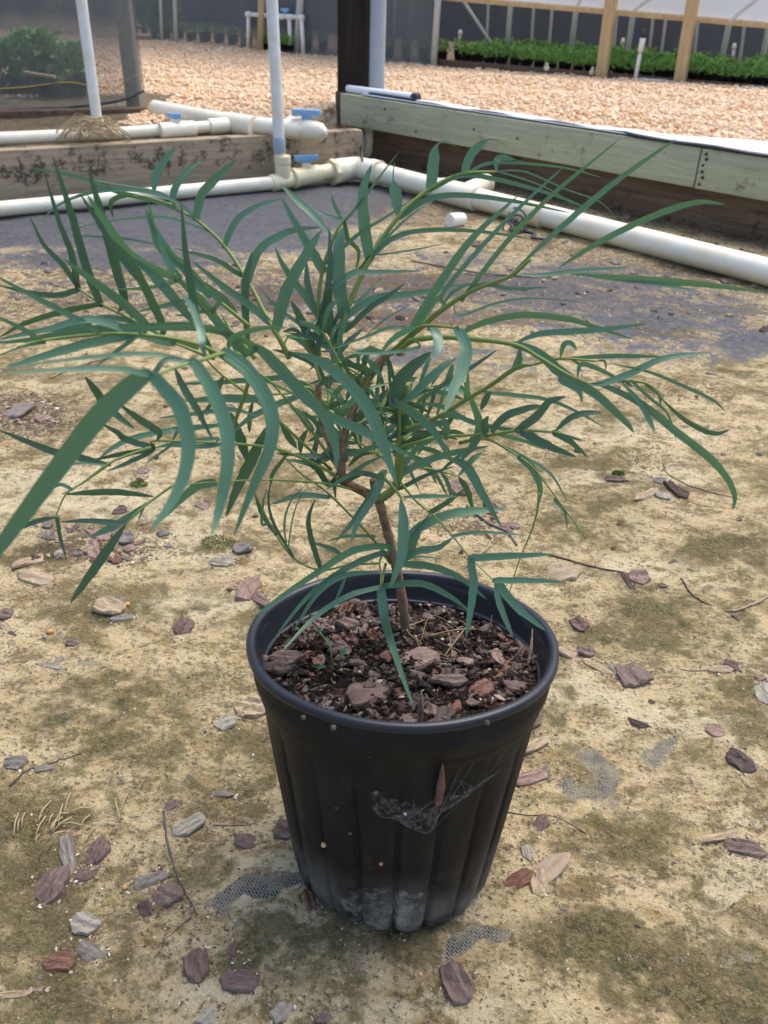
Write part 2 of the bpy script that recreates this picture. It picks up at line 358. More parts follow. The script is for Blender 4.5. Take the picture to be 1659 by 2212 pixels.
M_wsheet = mat_simple('white_plastic', (.78, .79, .84), .06, 10, .35, .4, .4, .006)
M_bsheet = mat_simple('black_plastic_edge', (.02, .02, .028), .3, 30, .35, .4)
M_cloth = mat_cloth('shade_cloth_wall', (.098, .108, .125), 1.0)
M_clothN = mat_cloth('shade_screen', (.19, .187, .17), .62)
M_clothF = mat_cloth('shade_cloth_front', (.13, .14, .145), .80)
M_string = mat_simple('yellow_string', (.55, .40, .08), .2, 100, .7)
M_bushy = mat_simple('shrub_green', (.24, .44, .15), .5, 40, .55, .3)
M_seed = mat_simple('seedling_green', (.20, .39, .085), .5, 30, .55, .3)
M_moss = mat_simple('moss_green', (.10, .17, .03), .5, 300, .9)
M_wire = mat_simple('dark_tube', (.05, .055, .065), .3, 100, .4, .4)
M_white = mat_simple('white_bit', (.78, .76, .70), .12, 200, .7)
M_web = NB('cobweb_silk'); M_web.fin((.55, .55, .55), .8, .2)
_t = M_web.node('ShaderNodeBsdfTransparent'); _m = M_web.node('ShaderNodeMixShader'); _m.inputs[0].default_value = .35
M_web.l.new(_t.outputs[0], _m.inputs[1]); M_web.l.new(M_web.b.outputs[0], _m.inputs[2]); M_web.l.new(_m.outputs[0], M_web.out.inputs[0]); M_web = M_web.m
_roof = NB('poly_roof'); _roof.fin((.8, .82, .86), .5, .3); _tr = _roof.node('ShaderNodeBsdfTranslucent'); _tr.inputs[0].default_value = (.93, .94, .96, 1)
_mx = _roof.node('ShaderNodeMixShader'); _mx.inputs[0].default_value = .6; _roof.l.new(_roof.b.outputs[0], _mx.inputs[1]); _roof.l.new(_tr.outputs[0], _mx.inputs[2]); _roof.l.new(_mx.outputs[0], _roof.out.inputs[0])
M_roof = _roof.m

# ------------------------------------------------------------------ key layout lines
PIPE_L0 = G(-120, 463, .017); PIPE_L1 = G(612, 393, .020)
PIPE_E = G(772, 362, .034); PIPE_R1 = G(1659, 588, .025)
dL = (G(612, 400, 0) - G(0, 452, 0)); dL.z = 0; dL.normalize(); nL = Vector((-dL.y, dL.x, 0))      # away from camera
dR = (PIPE_R1 - PIPE_E); dR.z = 0; dR.normalize(); nR = Vector((-dR.y, dR.x, 0))
if nR.y < 0: nR = -nR
BL_A = G(0, 452, 0) + nL * .035                 # front face line, left beam
BR_P = G(1659, 522, 0); BR_Q = G(815, 347, 0); dB = (BR_P - BR_Q).normalized(); nB = Vector((-dB.y, dB.x, 0))
if nB.y < 0: nB = -nB
OUT_H = .115
SCR_X = G(316, 240, .115).x
def sdist(X, Y, P, n): return (X - P.x) * n.x + (Y - P.y) * n.y
# pot frame
POT_LEAN = R(11.0); POT_TOP = G(870, 1374, .158)
POT_R = Matrix.Rotation(-POT_LEAN, 3, 'X')      # +z leans to +y
POT_S = 1.072; POT_KZ = .90; POT_B = POT_TOP - (POT_R @ Vector((0, 0, .165 * POT_S * POT_KZ)))
def ground_h(X, Y):
    h = (fbm(X * 9, Y * 9, 3, 3) - .45) * .010 + (fbm(X * 45, Y * 45, 9, 3) - .45) * .0035
    # the soft mound the pot stands on slopes up towards the viewer
    dx = X - POT_B.x; dy = Y - POT_B.y; g = np.exp(-(dx * dx + dy * dy) / (2 * .075 ** 2))
    h = h * (1 - .75 * g) + g * (-dy * math.tan(POT_LEAN)) + g * (POT_B.z)
    dl = sdist(X, Y, BL_A, nL); dr = sdist(X, Y, BR_Q, nB)
    sl = (X - PIPE_E.x) * dL.x + (Y - PIPE_E.y) * dL.y
    dl = dl - .30 * np.clip((sl + .02) / .03, 0, 1)
    d = np.maximum(dl, dr)
    st = np.clip((d - .012) / .02, 0, 1)
    far = np.clip((Y - 3.0) / 2.4, 0, 1); oh = OUT_H * (1 - far) + .0 * far
    return h * (1 - st) + st * (oh + (fbm(X * 3, Y * 3, 21, 3) - .45) * .03)
def gh(x, y): return float(ground_h(np.array([x]), np.array([y]))[0])
def GG(x, y):
    p = G(x, y, 0)
    for _ in range(4): p = G(x, y, gh(p.x, p.y))
    return p

def build_ground():
    ny, nx = 640, 460
    t = np.linspace(0, 1, ny); Yv = .12 * (90 / .12) ** (t ** 1.35)
    Yv = np.concatenate([np.linspace(-2.0, .11, 16), np.where(Yv < 2.9, Yv, Yv)])
    ex = np.linspace(-1, 1, nx); ex = ex * .72 + .28 * ex ** 5 * 4
    YY, EX = np.meshgrid(Yv, ex, indexing='ij')
    XX = EX * (.24 + .48 * np.maximum(YY, 0.0))
    ZZ = ground_h(XX, YY)
    V = np.stack([XX, YY, ZZ], -1).reshape(-1, 3); nyy = len(Yv)
    idx = np.arange(nyy * nx).reshape(nyy, nx)
    Q = np.stack([idx[:-1, :-1], idx[:-1, 1:], idx[1:, 1:], idx[1:, :-1]], -1).reshape(-1, 4)
    me = bpy.data.meshes.new('ground'); me.vertices.add(len(V)); me.vertices.foreach_set('co', V.ravel())
    me.loops.add(Q.size); me.loops.foreach_set('vertex_index', Q.ravel()); me.polygons.add(len(Q))
    me.polygons.foreach_set('loop_start', np.arange(0, Q.size, 4)); me.polygons.foreach_set('loop_total', np.full(len(Q), 4))
    me.update(calc_edges=True); me.polygons.foreach_set('use_smooth', np.ones(len(Q), bool))
    px, py = proj_np(XX, YY, ZZ); px = np.clip(px, -3000, 5000); py = np.clip(py, -500, 4000)
    wv_ = 70 * np.clip(.45 / np.maximum(YY, .2), 0, 1.6); px = px + (fbm(XX * 26, YY * 26, 31, 4) - .47) * 2 * wv_ * 1.6; py = py + (fbm(XX * 26, YY * 26, 57, 4) - .47) * 1.4 * wv_ * np.clip(.4 / np.maximum(YY, .2), .12, 1)
    def blobs(L):
        m = np.zeros_like(px)
        for (x, y, rx, ry, a, s) in L:
            c, sn = math.cos(R(a)), math.sin(R(a)); dx = px - x; dy = py - y
            u = (dx * c + dy * sn) / rx; v = (-dx * sn + dy * c) / ry
            m = np.maximum(m, s * np.exp(-(u * u + v * v) ** 1.5))
        return m
    moss = .20 + blobs([(1000, 1000, 300, 60, 0, .3), (1250, 1120, 200, 60, 0, .35), (1560, 2160, 160, 90, 0, .7), (60, 1780, 160, 60, 0, .5), (400, 1700, 160, 60, 0, .5), (150, 1560, 180, 40, 0, .45), (1600, 1180, 120, 40, 0, .4), (1480, 1360, 120, 30, 0, .4), (900, 830, 500, 30, 0, .3),(60, 1950, 190, 150, 0, .75), (120, 2120, 200, 120, 0, .6), (560, 2040, 110, 60, -15, .8), (450, 1870, 120, 70, -30, .5),
        (430, 1480, 170, 60, 0, .5), (560, 1590, 70, 90, 0, .6), (320, 1620, 150, 60, -20, .55), (200, 1480, 120, 50, 0, .4), (1500, 2100, 200, 90, 10, .75),
        (1300, 2000, 130, 90, 10, .55), (1550, 1850, 150, 80, 0, .35), (1300, 1830, 150, 70, 0, .5), (1250, 1000, 140, 45, 0, .35), (1260, 1070, 130, 30, -5, .45), (500, 1070, 120, 25, 0, .6), (470, 1170, 90, 22, 0, .6),
        (1400, 1300, 160, 40, 0, .45), (1400, 1400, 200, 60, 0, .35), (1150, 1560, 80, 60, 0, .4), (1400, 700, 130, 28, 0, 1.1), (1520, 672, 90, 15, 0, .9), (1200, 650, 120, 14, 0, .8), (900, 640, 200, 16, 0, .7), (560, 660, 200, 18, 0, .6), (80, 1200, 140, 30, 0, .35), (260, 1330, 150, 30, 0, .4), (650, 2000, 100, 40, 0, .5),
        (820, 2040, 120, 30, 0, .45), (350, 1930, 120, 40, -10, .45), (700, 1640, 60, 200, 0, .5), (1170, 1420, 60, 40, 0, .45), (1560, 1450, 130, 60, 0, .35), (120, 700, 200, 30, 0, .3), (1350, 900, 200, 20, 0, .3), (1500, 810, 140, 25, 0, .35)])
    mat = blobs([(830, 640, 1300, 110, 0, .54), (1300, 650, 520, 110, 4, .66), (1450, 750, 300, 60, 0, .58), (520, 520, 420, 40, 0, .75), (1050, 800, 260, 40, 0, .5), (700, 545, 500, 34, 0, .5), (250, 560, 400, 34, 0, .8), (1300, 600, 300, 50, 5, .7), (1560, 700, 160, 40, 0, .6), (1000, 760, 260, 22, 0, .6), (380, 470, 560, 75, -3, 1.1), (720, 420, 120, 40, 0, 1.6), (300, 450, 620, 80, -3, 1.5), (1150, 620, 260, 34, 6, .75), (1330, 720, 210, 26, 0, .62), (1610, 740, 90, 50, 0, .85), (1000, 560, 180, 26, 0, .6), (1500, 640, 240, 30, 5, .62),
        (880, 770, 130, 26, 0, .8), (560, 610, 120, 18, 0, .6), (130, 610, 120, 16, 0, .6), (590, 1925, 125, 30, -27, 1.15), (1060, 2035, 110, 26, -30, 1.1), (985, 2085, 60, 20, -30, .55), (1290, 1690, 75, 52, 30, .86), (1420, 1610, 60, 30, -20, .66), (1350, 1740, 60, 30, 20, .5),
        (285, 1290, 55, 18, 0, .62), (120, 1440, 80, 22, 0, .5), (1640, 1760, 50, 30, 0, .6), (1590, 2090, 70, 40, 0, .5), (1440, 770, 90, 18, 0, .55), (1240, 800, 90, 18, 0, .5), (1450, 1550, 80, 25, 0, .45), (860, 1990, 110, 20, 0, .4)])
    rust = .02 + blobs([(700, 620, 600, 36, 0, .35), (620, 640, 260, 30, 0, .7), (900, 610, 230, 26, 0, .72), (860, 690, 260, 34, 0, .7), (300, 590, 400, 20, 0, .5), (150, 640, 300, 30, 0, .45), (1130, 690, 170, 24, 0, .6), (1210, 600, 160, 14, 0, .6), (1390, 715, 110, 22, 0, .5), (1000, 650, 250, 20, 0, .4), (300, 640, 300, 26, 0, .35), (1480, 660, 70, 10, 0, .6), (500, 700, 260, 20, 0, .35)])
    pale = .15 + blobs([(1580, 1900, 60, 60, 0, 2.2), (620, 1850, 80, 40, 0, .8), (950, 2180, 200, 40, 0, .7), (1250, 1500, 120, 40, 0, .7), (380, 1180, 160, 40, 0, .7), (300, 1080, 200, 60, 0, .6), (1360, 1030, 220, 30, 0, .6), (1350, 930, 300, 40, 0, .45), (120, 1060, 200, 60, 0, .6), (430, 1310, 140, 50, 0, .5), (1380, 1230, 200, 40, 0, .45), (500, 2150, 140, 50, 0, .5), (600, 1950, 120, 60, -20, .5), (1150, 1860, 60, 60, 0, .3), (1450, 1560, 160, 50, 0, .5), (500, 830, 300, 26, 0, .4)])
    deb = .1 + blobs([(830, 620, 1300, 60, 0, .38), (750, 620, 700, 50, 0, .5), (200, 660, 300, 50, 0, .5), (1300, 560, 300, 30, 10, .6), (920, 460, 160, 40, 0, .7), (60, 900, 130, 60, 0, .7), (200, 1190, 180, 30, 0, .5), (960, 1120, 200, 40, 0, .4), (1400, 1000, 70, 30, 0, .4), (1450, 850, 150, 25, 0, .4)])
    dl = sdist(XX, YY, BL_A, nL); dr = sdist(XX, YY, BR_Q, nB); d = np.maximum(dl, dr)
    edge = np.where(XX < SCR_X, .95, .30) + (fbm(XX * 7, YY * 7, 5, 3) - .5) * .35
    edge = np.where(dr > dl, .02, edge)
    gm = np.clip((d - edge) / .03, 0, 1)
    soil = np.clip((d - .0) / .02, 0, 1) * (1 - gm)
    moss = moss * (1 - soil) + .3 * soil; deb = deb * (1 - soil) + .9 * soil; mat = mat * (1 - soil)
    # soil piled along the pipe and the right board
    strip = np.exp(-(np.clip(-dr, 0, 9) / .10) ** 2) * (d < .02)
    deb = np.maximum(deb, strip * .9); mat = mat * (1 - strip * .9); rust = np.maximum(rust, strip * .45)
    far = np.clip((YY - .8) / .5, 0, 1)
    for nme, a in (('moss', moss), ('mat', mat), ('rust', rust), ('pale', pale), ('gravelmask', gm), ('debris', deb), ('farmat', far)):
        at = me.attributes.new(nme, 'FLOAT', 'POINT'); at.data.foreach_set('value', np.ascontiguousarray(a, dtype=np.float32).ravel())
    me.materials.append(M_ground); o = bpy.data.objects.new('ground', me); link(o); o['kind'] = 'structure'
build_ground()

# ------------------------------------------------------------------ gravel stones (uncountable)
def ico(sub=1):
    bm = bmesh.new(); bmesh.ops.create_icosphere(bm, subdivisions=sub, radius=1); V = np.array([v.co[:] for v in bm.verts]); Fc = np.array([[v.index for v in f.verts] for f in bm.faces]); bm.free(); return V, Fc
def build_gravel():
    V0, F0 = ico(1); n0 = len(V0); rs = np.random.RandomState(3); VV = []; TT = []
    def field(N, y0, y1, s0, s1, pw):
        out = []
        while len(out) < N:
            u = rs.rand(N * 3); Y = y0 + (y1 - y0) * u ** pw; X = (rs.rand(N * 3) * 2 - 1) * (.15 + .50 * Y)
            d = np.maximum(sdist(X, Y, BL_A, nL), sdist(X, Y, BR_Q, nB))
            dr = sdist(X, Y, BR_Q, nB); dl = sdist(X, Y, BL_A, nL)
            edge = np.where(dr > dl, .03, np.where(X < SCR_X, .93, .26) + (fbm(X * 7, Y * 7, 5, 3) - .5) * .35)
            ok = (d > edge) & (sdist(X, Y, WL_A, WL_n) < .0)
            for x, y in zip(X[ok], Y[ok]):
                out.append((x, y))
                if len(out) >= N: break
        P = np.array(out); Z = ground_h(P[:, 0], P[:, 1]); S = s0 + (s1 - s0) * rs.rand(N) ** 2
        return P, Z, S
    for args in ((24000, 2.2, 4.0, .0045, .0115, 1.3), (16000, 3.8, 7.2, .006, .013, 1.0)):
        P, Z, S = field(*args)
        for (x, y), z, s in zip(P, Z, S):
            A = rs.randn(3, 3); q, _ = np.linalg.qr(A); sc = np.array([1, .6 + .5 * rs.rand(), .5 + .35 * rs.rand()]) * s
            v = (V0 * (1 + .18 * rs.randn(n0, 1))) * sc; v = v @ q; v[:, 2] *= .8
            VV.append(v + np.array([x, y, z + s * .25])); TT.append(np.full(n0, np.clip(rs.rand() ** .8, 0, 1)))
    N = len(VV); V = np.concatenate(VV); Q = (F0[None] + (np.arange(N) * n0)[:, None, None]).reshape(-1, 3)
    me = bpy.data.meshes.new('gravel'); me.vertices.add(len(V)); me.vertices.foreach_set('co', V.ravel())
    me.loops.add(Q.size); me.loops.foreach_set('vertex_index', Q.ravel()); me.polygons.add(len(Q))
    me.polygons.foreach_set('loop_start', np.arange(0, Q.size, 3)); me.polygons.foreach_set('loop_total', np.full(len(Q), 3)); me.update(calc_edges=True)
    at = me.attributes.new('tone', 'FLOAT', 'POINT'); at.data.foreach_set('value', np.concatenate(TT).astype(np.float32))
    me.materials.append(mat_stone()); o = bpy.data.objects.new('gravel', me); link(o)
    tag(o, 'loose salmon and tan gravel covering the yard beyond the beams', 'gravel', kind='stuff')
WL_A = G(317, 88, 0); WL_B = G(1659, 200, 0); WL_d = (WL_B - WL_A).normalized(); WL_n = Vector((-WL_d.y, WL_d.x, 0))
build_gravel()

# ------------------------------------------------------------------ beams, posts and boards
def board(name, A, B, z0, z1, thick, nrm, mat, label=None, cat='beam', endm=None, bev=.003, segs=1, taper=0):
    mb = MB(); D = (B - A); A0 = Vector((A.x, A.y, z0)); mb.box(A0, (D.x, D.y, 0), nrm * thick, (0, 0, z1 - z0), bev)
    # local x axis along the board so that the grain follows it
    o = mesh_obj(name, mb.V, mb.F, mat, None, True); ang = math.atan2(D.y, D.x)
    Mx = Matrix.Translation(A0) @ Matrix.Rotation(ang, 4, 'Z'); o.data.transform(Mx.inverted()); o.matrix_world = Mx
    autosmooth(o)
    if label: tag(o, label, cat)
    return o
zL = onvplane(400, 303, BL_A, dL).z; zL = max(.09, min(.2, zL))
A = BL_A - dL * 2.6; B = onvplane(783, 330, BL_A, dL); B.z = 0
board('timber_beam', A, B, -.03, zL, .04, nL, M_woodL, 'long weathered low timber beam with black mould stains behind the left pipe')
# right: lower brown board and upper green board
zB = OUT_H
bo = board('brown_board', BR_Q - dB * .02, BR_Q + dB * 2.6, -.03, .10, .035, nB, M_woodB, 'dark brown damp lower board under the pale green board on the right')
gP = onvplane(735, 208, BR_Q - nB * .03, dB); gz1 = onvplane(1200, 272, BR_Q - nB * .03, dB).z; gz0 = onvplane(1200, 352, BR_Q - nB * .03, dB).z
gA = Vector((gP.x, gP.y, 0))
seam = onvplane(1508, 350, BR_Q - nB * .03, dB); seam.z = 0
gb = board('green_board', gA, seam, gz0, gz1, .04, nB, M_woodG, 'pale green treated timber board with dark sawn end, left of the joint', 'board')
gb2 = board('green_board', seam + dB * .003, gA + dB * 2.7, gz0 - .001, gz1, .04, nB, M_woodG, 'pale green treated timber board with a row of nails, right of the joint', 'board')
L_ = (seam - gA).length
def disc(o, x, z, r, mat, name='nail_hole', y=-.0012):
    V = [(x + r * math.cos(a * math.pi / 6), y, z + r * math.sin(a * math.pi / 6)) for a in range(12)]
    V += [(v[0], .002, v[2]) for v in V]
    q = mesh_obj(name, V, [tuple(range(12))] + [(i, (i + 1) % 12, 12 + (i + 1) % 12, 12 + i) for i in range(12)], mat, o, False); return q
hh = gz1 - gz0
# the end grain plate, its own part
e = mesh_obj('end_grain', [(-.001, .002, .001), (-.001, .039, .001), (-.060, .039, .001), (-.001, .002, hh - .001), (-.001, .039, hh - .001), (-.060, .039, hh - .001)],
             [(0, 2, 1), (3, 4, 5), (0, 3, 5, 2), (2, 5, 4, 1), (0, 1, 4, 3)], M_woodE, gb, False)
for (x, z) in ((.18, hh * .72), (.50, hh * .55), (.30, hh * .2), (.64, hh * .5)): disc(gb, x, z, .0032, M_woodE)
for i, z in enumerate((.88, .76, .60, .44, .30, .12)): disc(gb2, .012 + .003 * math.sin(i * 2), hh * z, .0038 if i != 2 else .003, M_woodE if i < 5 else CH[3])
# black post and steel post at the corner
pc = onvplane(765, 250, BR_Q + nB * .06, dB)
def vpost(name, px, py, Y, wid, top, mat, label, square=True, z0=-.02, lean=0, cat='post', n=16, depth=None):
    p = AY(px, py, Y); mb = MB()
    if square:
        dp = depth or wid; mb.box((p.x - wid / 2, p.y, z0), (wid, 0, 0), (0, dp, 0), (lean, 0, top - z0), min(.004, wid * .1))
    else: mb.tube([(p.x, p.y, z0), (p.x + lean, p.y, top)], wid / 2, n)
    o = mb.build(name, mat); autosmooth(o); me = o.data; o.data.transform(Matrix.Translation((-p.x, -p.y, -z0))); o.location = (p.x, p.y, z0)
    if label: tag(o, label, cat)
    return o
Yp = pc.y + .02
vpost('timber_post', 762, 205, Yp, .094, 1.6, M_woodDk, 'near black square timber post standing behind the corner of the green board', True, 0)
vpost('steel_post', 812, 205, Yp + .015, .050, 1.6, M_steel, 'round galvanised steel post close beside the black timber post', False, 0)
# short yellowed pipe stub and black strap under the board end
s0 = G(797, 345, 0); mb = MB(); mb.tube([(s0.x, s0.y + .03, -.01), (s0.x, s0.y + .03, .10)], .021, 16)
tag(mb.build('pipe_stub', M_pvcY), 'short yellowed vertical pipe stub below the end of the green board', 'pipe')
# white plastic sheet with black edge lying along the right board
def sheet():
    o0 = thing('plastic_sheet', 'white plastic sheeting with black edge lying along the top of the green board', 'plastic sheet', gA)
    n = 60; V = []; Fc = []; Vb = []; Fb = []
    for i in range(n + 1):
        s = .0 + 2.3 * i / n; base = gA + dB * (s + .08); wd = .060 + .008 * math.sin(s * 5) + (.60 * max(0, (s - .80)) if s > .80 else 0) + .004 * math.sin(s * 17)
        zz = gz1 + .004
        for j in range(8):
            t = j / 7; q = base + nB * (.006 + wd * t); V.append((q.x, q.y, zz + .004 * math.sin(t * 3.14) * (1 + .5 * math.sin(s * 23 + t * 3)) - t ** 6 * (gz1 - OUT_H - .005) * .9))
        wb = .003 ; q0 = base - nB * (.003 if s > .88 else -.010); 
        for j in range(4):
            t = j / 3; q = q0 + nB * ((.013 if s > .88 else .012) * t); Vb.append((q.x, q.y, zz + .002 + (.0012 * math.sin(s * 31)) - (.005 if (j == 0 and s > .88) else 0)))
    for i in range(n):
        for j in range(7): a = i * 8 + j; Fc.append((a, a + 1, a + 9, a + 8))
        for j in range(3): a = i * 4 + j; Fb.append((a, a + 1, a + 5, a + 4))
    p = mesh_obj('sheet', V, Fc, M_wsheet); child_local(p, o0); p.modifiers.new('s', 'SOLIDIFY').thickness = .0015
    p = mesh_obj('black_edge', Vb, Fb, M_bsheet); child_local(p, o0); p.modifiers.new('s', 'SOLIDIFY').thickness = .0015
    # rolled end near the posts
    P = [onvplane(x, y, BR_Q - nB * .01, dB) for x, y in ((745, 205), (800, 205), (850, 210), (893, 222))]
    P = [Vector((p.x, p.y, gz1 + .011)) for p in P]
    mb = MB(); mb.tube(catmull([p + nB * .012 for p in P], 16), [.010 + .003 * i / 16 for i in range(17)], 14)
    q = mb.build('rolled_end', M_wsheet, o0)
    mb = MB(); mb.tube([P[3] + nB * .012 - dB * .012, P[3] + nB * .012 + dB * .004], [.0140, .0152], 14)
    mb.tube(catmull([p - nB * .003 + Vector((0, 0, -.004)) for p in P[1:]], 12), .006, 10); mb.build('dark_wrap', M_bsheet, o0)
sheet()

# ------------------------------------------------------------------ pipes
def pvc_finish(o, axis_z=None):
    me = o.data; n = len(me.vertices); co = np.zeros(n * 3); me.vertices.foreach_get('co', co); nz = np.array([v.normal.z for v in me.vertices])
    at = me.attributes.new('underside', 'FLOAT', 'POINT'); at.data.foreach_set('value', np.clip(.5 - .62 * nz, 0, 1).astype(np.float32)); autosmooth(o, 35); return o
def ring(mb, P, D, r, L, n=20, lip=True):
    D = D.normalized(); a = P - D * L / 2; b = P + D * L / 2
    pts = [a, a + D * .0015, a + D * .004, b - D * .004, b - D * .0015, b]; rr = [r * .97, r, r, r, r, r * .97]
    mb.tube(pts, rr, n)
def handle(o0, P, D, h, wl, mat=M_blue):
    """blue butterfly valve handle: stem and two wings"""
    mb = MB(); up = Vector((0, 0, 1)); mb.tube([P, P + up * h * .55], [h * .22, h * .20], 14)
    S = D.normalized(); T = Vector((-S.y, S.x, 0)); O = P + up * h * .5 - S * wl / 2 - T * wl * .11
    mb.box(O, S * wl, T * wl * .22, up * h * .5, wl * .04)
    mb.box(P + up * h * .05 - S * wl * .16 - T * wl * .07, S * wl * .32, T * wl * .14, up * h * .55, wl * .03)
    q = mb.build('valve_handle', mat, o0); autosmooth(q); return q
def front_pipes():
    o0 = thing('irrigation_pipe', 'long white pipe in front of the beams, with riser, blue valve and corner elbow', 'water pipe', (PIPE_E.x, PIPE_E.y, 0))
    A, B, E, Rr = PIPE_L0, PIPE_L1, PIPE_E, PIPE_R1
    mb = MB(); mb.tube([A - (B - A) * 2.2, B], .0162, 24); pvc_finish(mb.build('pipe', M_pvc, o0))
    mb = MB(); mb.tube([B, E], .0165, 24); pvc_finish(mb.build('pipe', M_pvcY, o0))
    D = (B - A).normalized(); D2 = (E - B).normalized()
    T = G(612, 391, .021)
    mb = MB(); ring(mb, T + D2 * .005, D2, .0205, .085); mb.tube([T, T + Vector((0, 0, .055))], [.0195, .0195], 20); ring(mb, T + Vector((0, 0, .05)), Vector((0, 0, 1)), .0205, .02)
    pvc_finish(mb.build('tee', M_pvcY, o0))
    # riser
    topz = 1.1
    b = AY(606, 370, T.y); t = AY(586, -20, T.y)
    base = T + Vector((0, 0, .03)); top = t + (t - b) * .8
    base = Vector((b.x, T.y, T.z + .03)); dirr = (top - base)
    p1 = base + dirr.normalized() * .035; p2 = base + dirr.normalized() * .072
    mb = MB(); mb.tube([base, p1], .0145, 20); pvc_finish(mb.build('riser_base', M_pvcY, o0))
    mb = MB(); mb.tube([p1, p1 + (p2 - p1) * .15, p1 + (p2 - p1) * .5, p1 + (p2 - p1) * .85, p2], [.0135, .0158, .0150, .0158, .0135], 20); pvc_finish(mb.build('taped_joint', M_steel, o0))
    mb = MB(); mb.tube([p2, top], .0138, 20); pvc_finish(mb.build('riser', M_pvcC, o0))
    # valve
    Vp = B.lerp(E, .42); Vp = G(662, 380, .028)
    mb = MB(); ring(mb, Vp, D2, .0225, .075); ring(mb, Vp - D2 * .035, D2, .0245, .012); ring(mb, Vp + D2 * .06, D2, .0195, .04); mb.tube([Vp, Vp + Vector((0, 0, .031))], [.014, .012], 16)
    pvc_finish(mb.build('valve_body', M_pvcY, o0)); handle(o0, Vp + Vector((0, 0, .024)), (D2 + Vector((.6, -.3, 0))), .026, .062)
    # elbow
    DR = (Rr - E).normalized(); Ec = E + Vector((0, 0, 0))
    mb = MB(); pts = catmull([Ec - D2 * .075, Ec - D2 * .03 + Vector((0, 0, .001)), Ec + (DR - D2) * .006 + Vector((0, 0, .0)), Ec + DR * .04, Ec + DR * .085], 20)
    mb.tube(pts, [.0285 + (.002 if (i < 4 or i > 16) else 0) for i in range(21)], 22); pvc_finish(mb.build('elbow', M_pvc, o0))
    mb = MB(); ring(mb, Ec - D2 * .078, D2, .0335, .012, 8); pvc_finish(mb.build('union_nut', M_pvcY, o0))
    # big right pipe
    mb = MB(); k0 = Ec + DR * .05; k1 = G(985, 418, .025); 
    mb.tube([k0, k1, Rr, Rr + (Rr - k1) * .6], .0245, 28); pvc_finish(mb.build('pipe', M_pvc, o0))
    mb = MB()
    Dk = (Rr - k1).normalized(); cpl = G(1010, 425, .026)
    ring(mb, cpl - Dk * .03, Dk, .0285, .12, 24)
    side = G(1046, 398, .028); q = cpl - Dk * .02; mb.tube([q, q + (side - q) * .6, side], [.024, .023, .022], 18); ring(mb, side, side - q, .0255, .02, 18)
    pvc_finish(mb.build('tee', M_pvc, o0))
    mb = MB(); c2 = G(1135, 458, .025); mb.tube([c2 - Dk * .001, c2 + Dk * .05], .0256, 26); pvc_finish(mb.build('coupling', M_pvcY, o0))
    # black strap over the elbow
    st = onvplane(783, 285, BR_Q - nB * .02, dB); e1 = Ec + Vector((.012, -.02, .034))
    mb = MB(); mb.tube(catmull([st, st.lerp(e1, .5) + Vector((.004, 0, 0)), e1, e1 + Vector((.012, -.03, -.045))], 12), [.009, .009, .009, .0085, .008, .007, .006, .004, .003, .0025, .002, .002, .002], 8)
    tag(mb.build('black_strap', M_bsheet), 'black strap hanging from the board end over the pipe elbow', 'strap')
front_pipes()
def rear_pipes():
    z = OUT_H + .012
    A = G(-150, 307, z); B = G(250, 289, z); Cc = G(510, 270, z + .003); Hh = G(335, 235, z + .006); K = G(690, 285, z + .002)
    o0 = thing('irrigation_pipe', 'rear white irrigation pipe lying on soil behind the left beam, with two blue valves', 'water pipe', (Cc.x, Cc.y, OUT_H))
    mb = MB(); mb.tube([A - (B - A) * 2.2, A, B, Cc], .0148, 20); pvc_finish(mb.build('pipe', M_pvc, o0))
    D = (K - Hh).normalized()
    mb = MB(); mb.tube([Hh, Cc + Vector((0, .0, .002)), K.lerp(Cc, .25), K.lerp(Cc, .12)], [.0225, .0225, .0225, .012], 22); pvc_finish(mb.build('pipe', M_pvc, o0))
    D1 = (Cc - B).normalized()
    mb = MB(); ring(mb, Cc + Vector((0, 0, .001)) + D * .01, D, .027, .10, 22); ring(mb, Cc - D1 * .05, D1, .0195, .05); pvc_finish(mb.build('tee', M_pvc, o0))
    V1 = G(383, 281, z + .002); mb = MB(); ring(mb, V1, D1, .0195, .09); mb.tube([V1, V1 + Vector((0, 0, .025))], .011, 12); pvc_finish(mb.build('valve_body', M_pvc, o0)); handle(o0, V1 + Vector((-.004, 0, .014)), Vector((1, -.2, 0)), .024, .036)
    V2 = G(662, 281, z + .003); mb = MB(); ring(mb, V2 - D * .03, D, .027, .05, 22); mb.tube([V2, V2 + D * .02, V2 + D * .045, V2 + D * .062], [.0255, .025, .021, .006], 20)
    mb.tube([V2, V2 + Vector((0, 0, .012)), V2 + Vector((0, 0, .022))], [.027, .023, .012], 18); pvc_finish(mb.build('valve_body', M_pvc, o0)); handle(o0, V2 + Vector((0, 0, .018)), Vector((1, -.1, 0)), .030, .072)
    # left riser
    b0 = G(213, 285, z); t = AY(173, -20, b0.y); d = t - b0
    mb = MB(); mb.tube([b0, t + d * .8], .0125, 18); pvc_finish(mb.build('riser', M_pvcC, o0))
    mb = MB(); mb.tube([b0, b0 + d.normalized() * .03], .0155, 18); pvc_finish(mb.build('riser_socket', M_pvc, o0))
    # tangle of dry roots
    mb = MB(); rr = random.Random(5)
    for k in range(26):
        a = G(rr.uniform(110, 190), rr.uniform(288, 303), z + .0); c = G(rr.uniform(225, 285), rr.uniform(285, 302), z)
        m = a.lerp(c, rr.uniform(.3, .7)) + Vector((rr.uniform(-.02, .02), rr.uniform(-.04, .03), rr.uniform(.008, .045)))
        mb.tube(catmull([a, a.lerp(m, .5) + Vector((0, 0, .014)), m, m.lerp(c, .5) + Vector((rr.uniform(-.01, .01), 0, .012)), c], 14), rr.uniform(.0007, .002), 6)
    tag(mb.build('dry_roots', M_root), 'tangle of dry tan roots heaped around the left riser', 'roots')
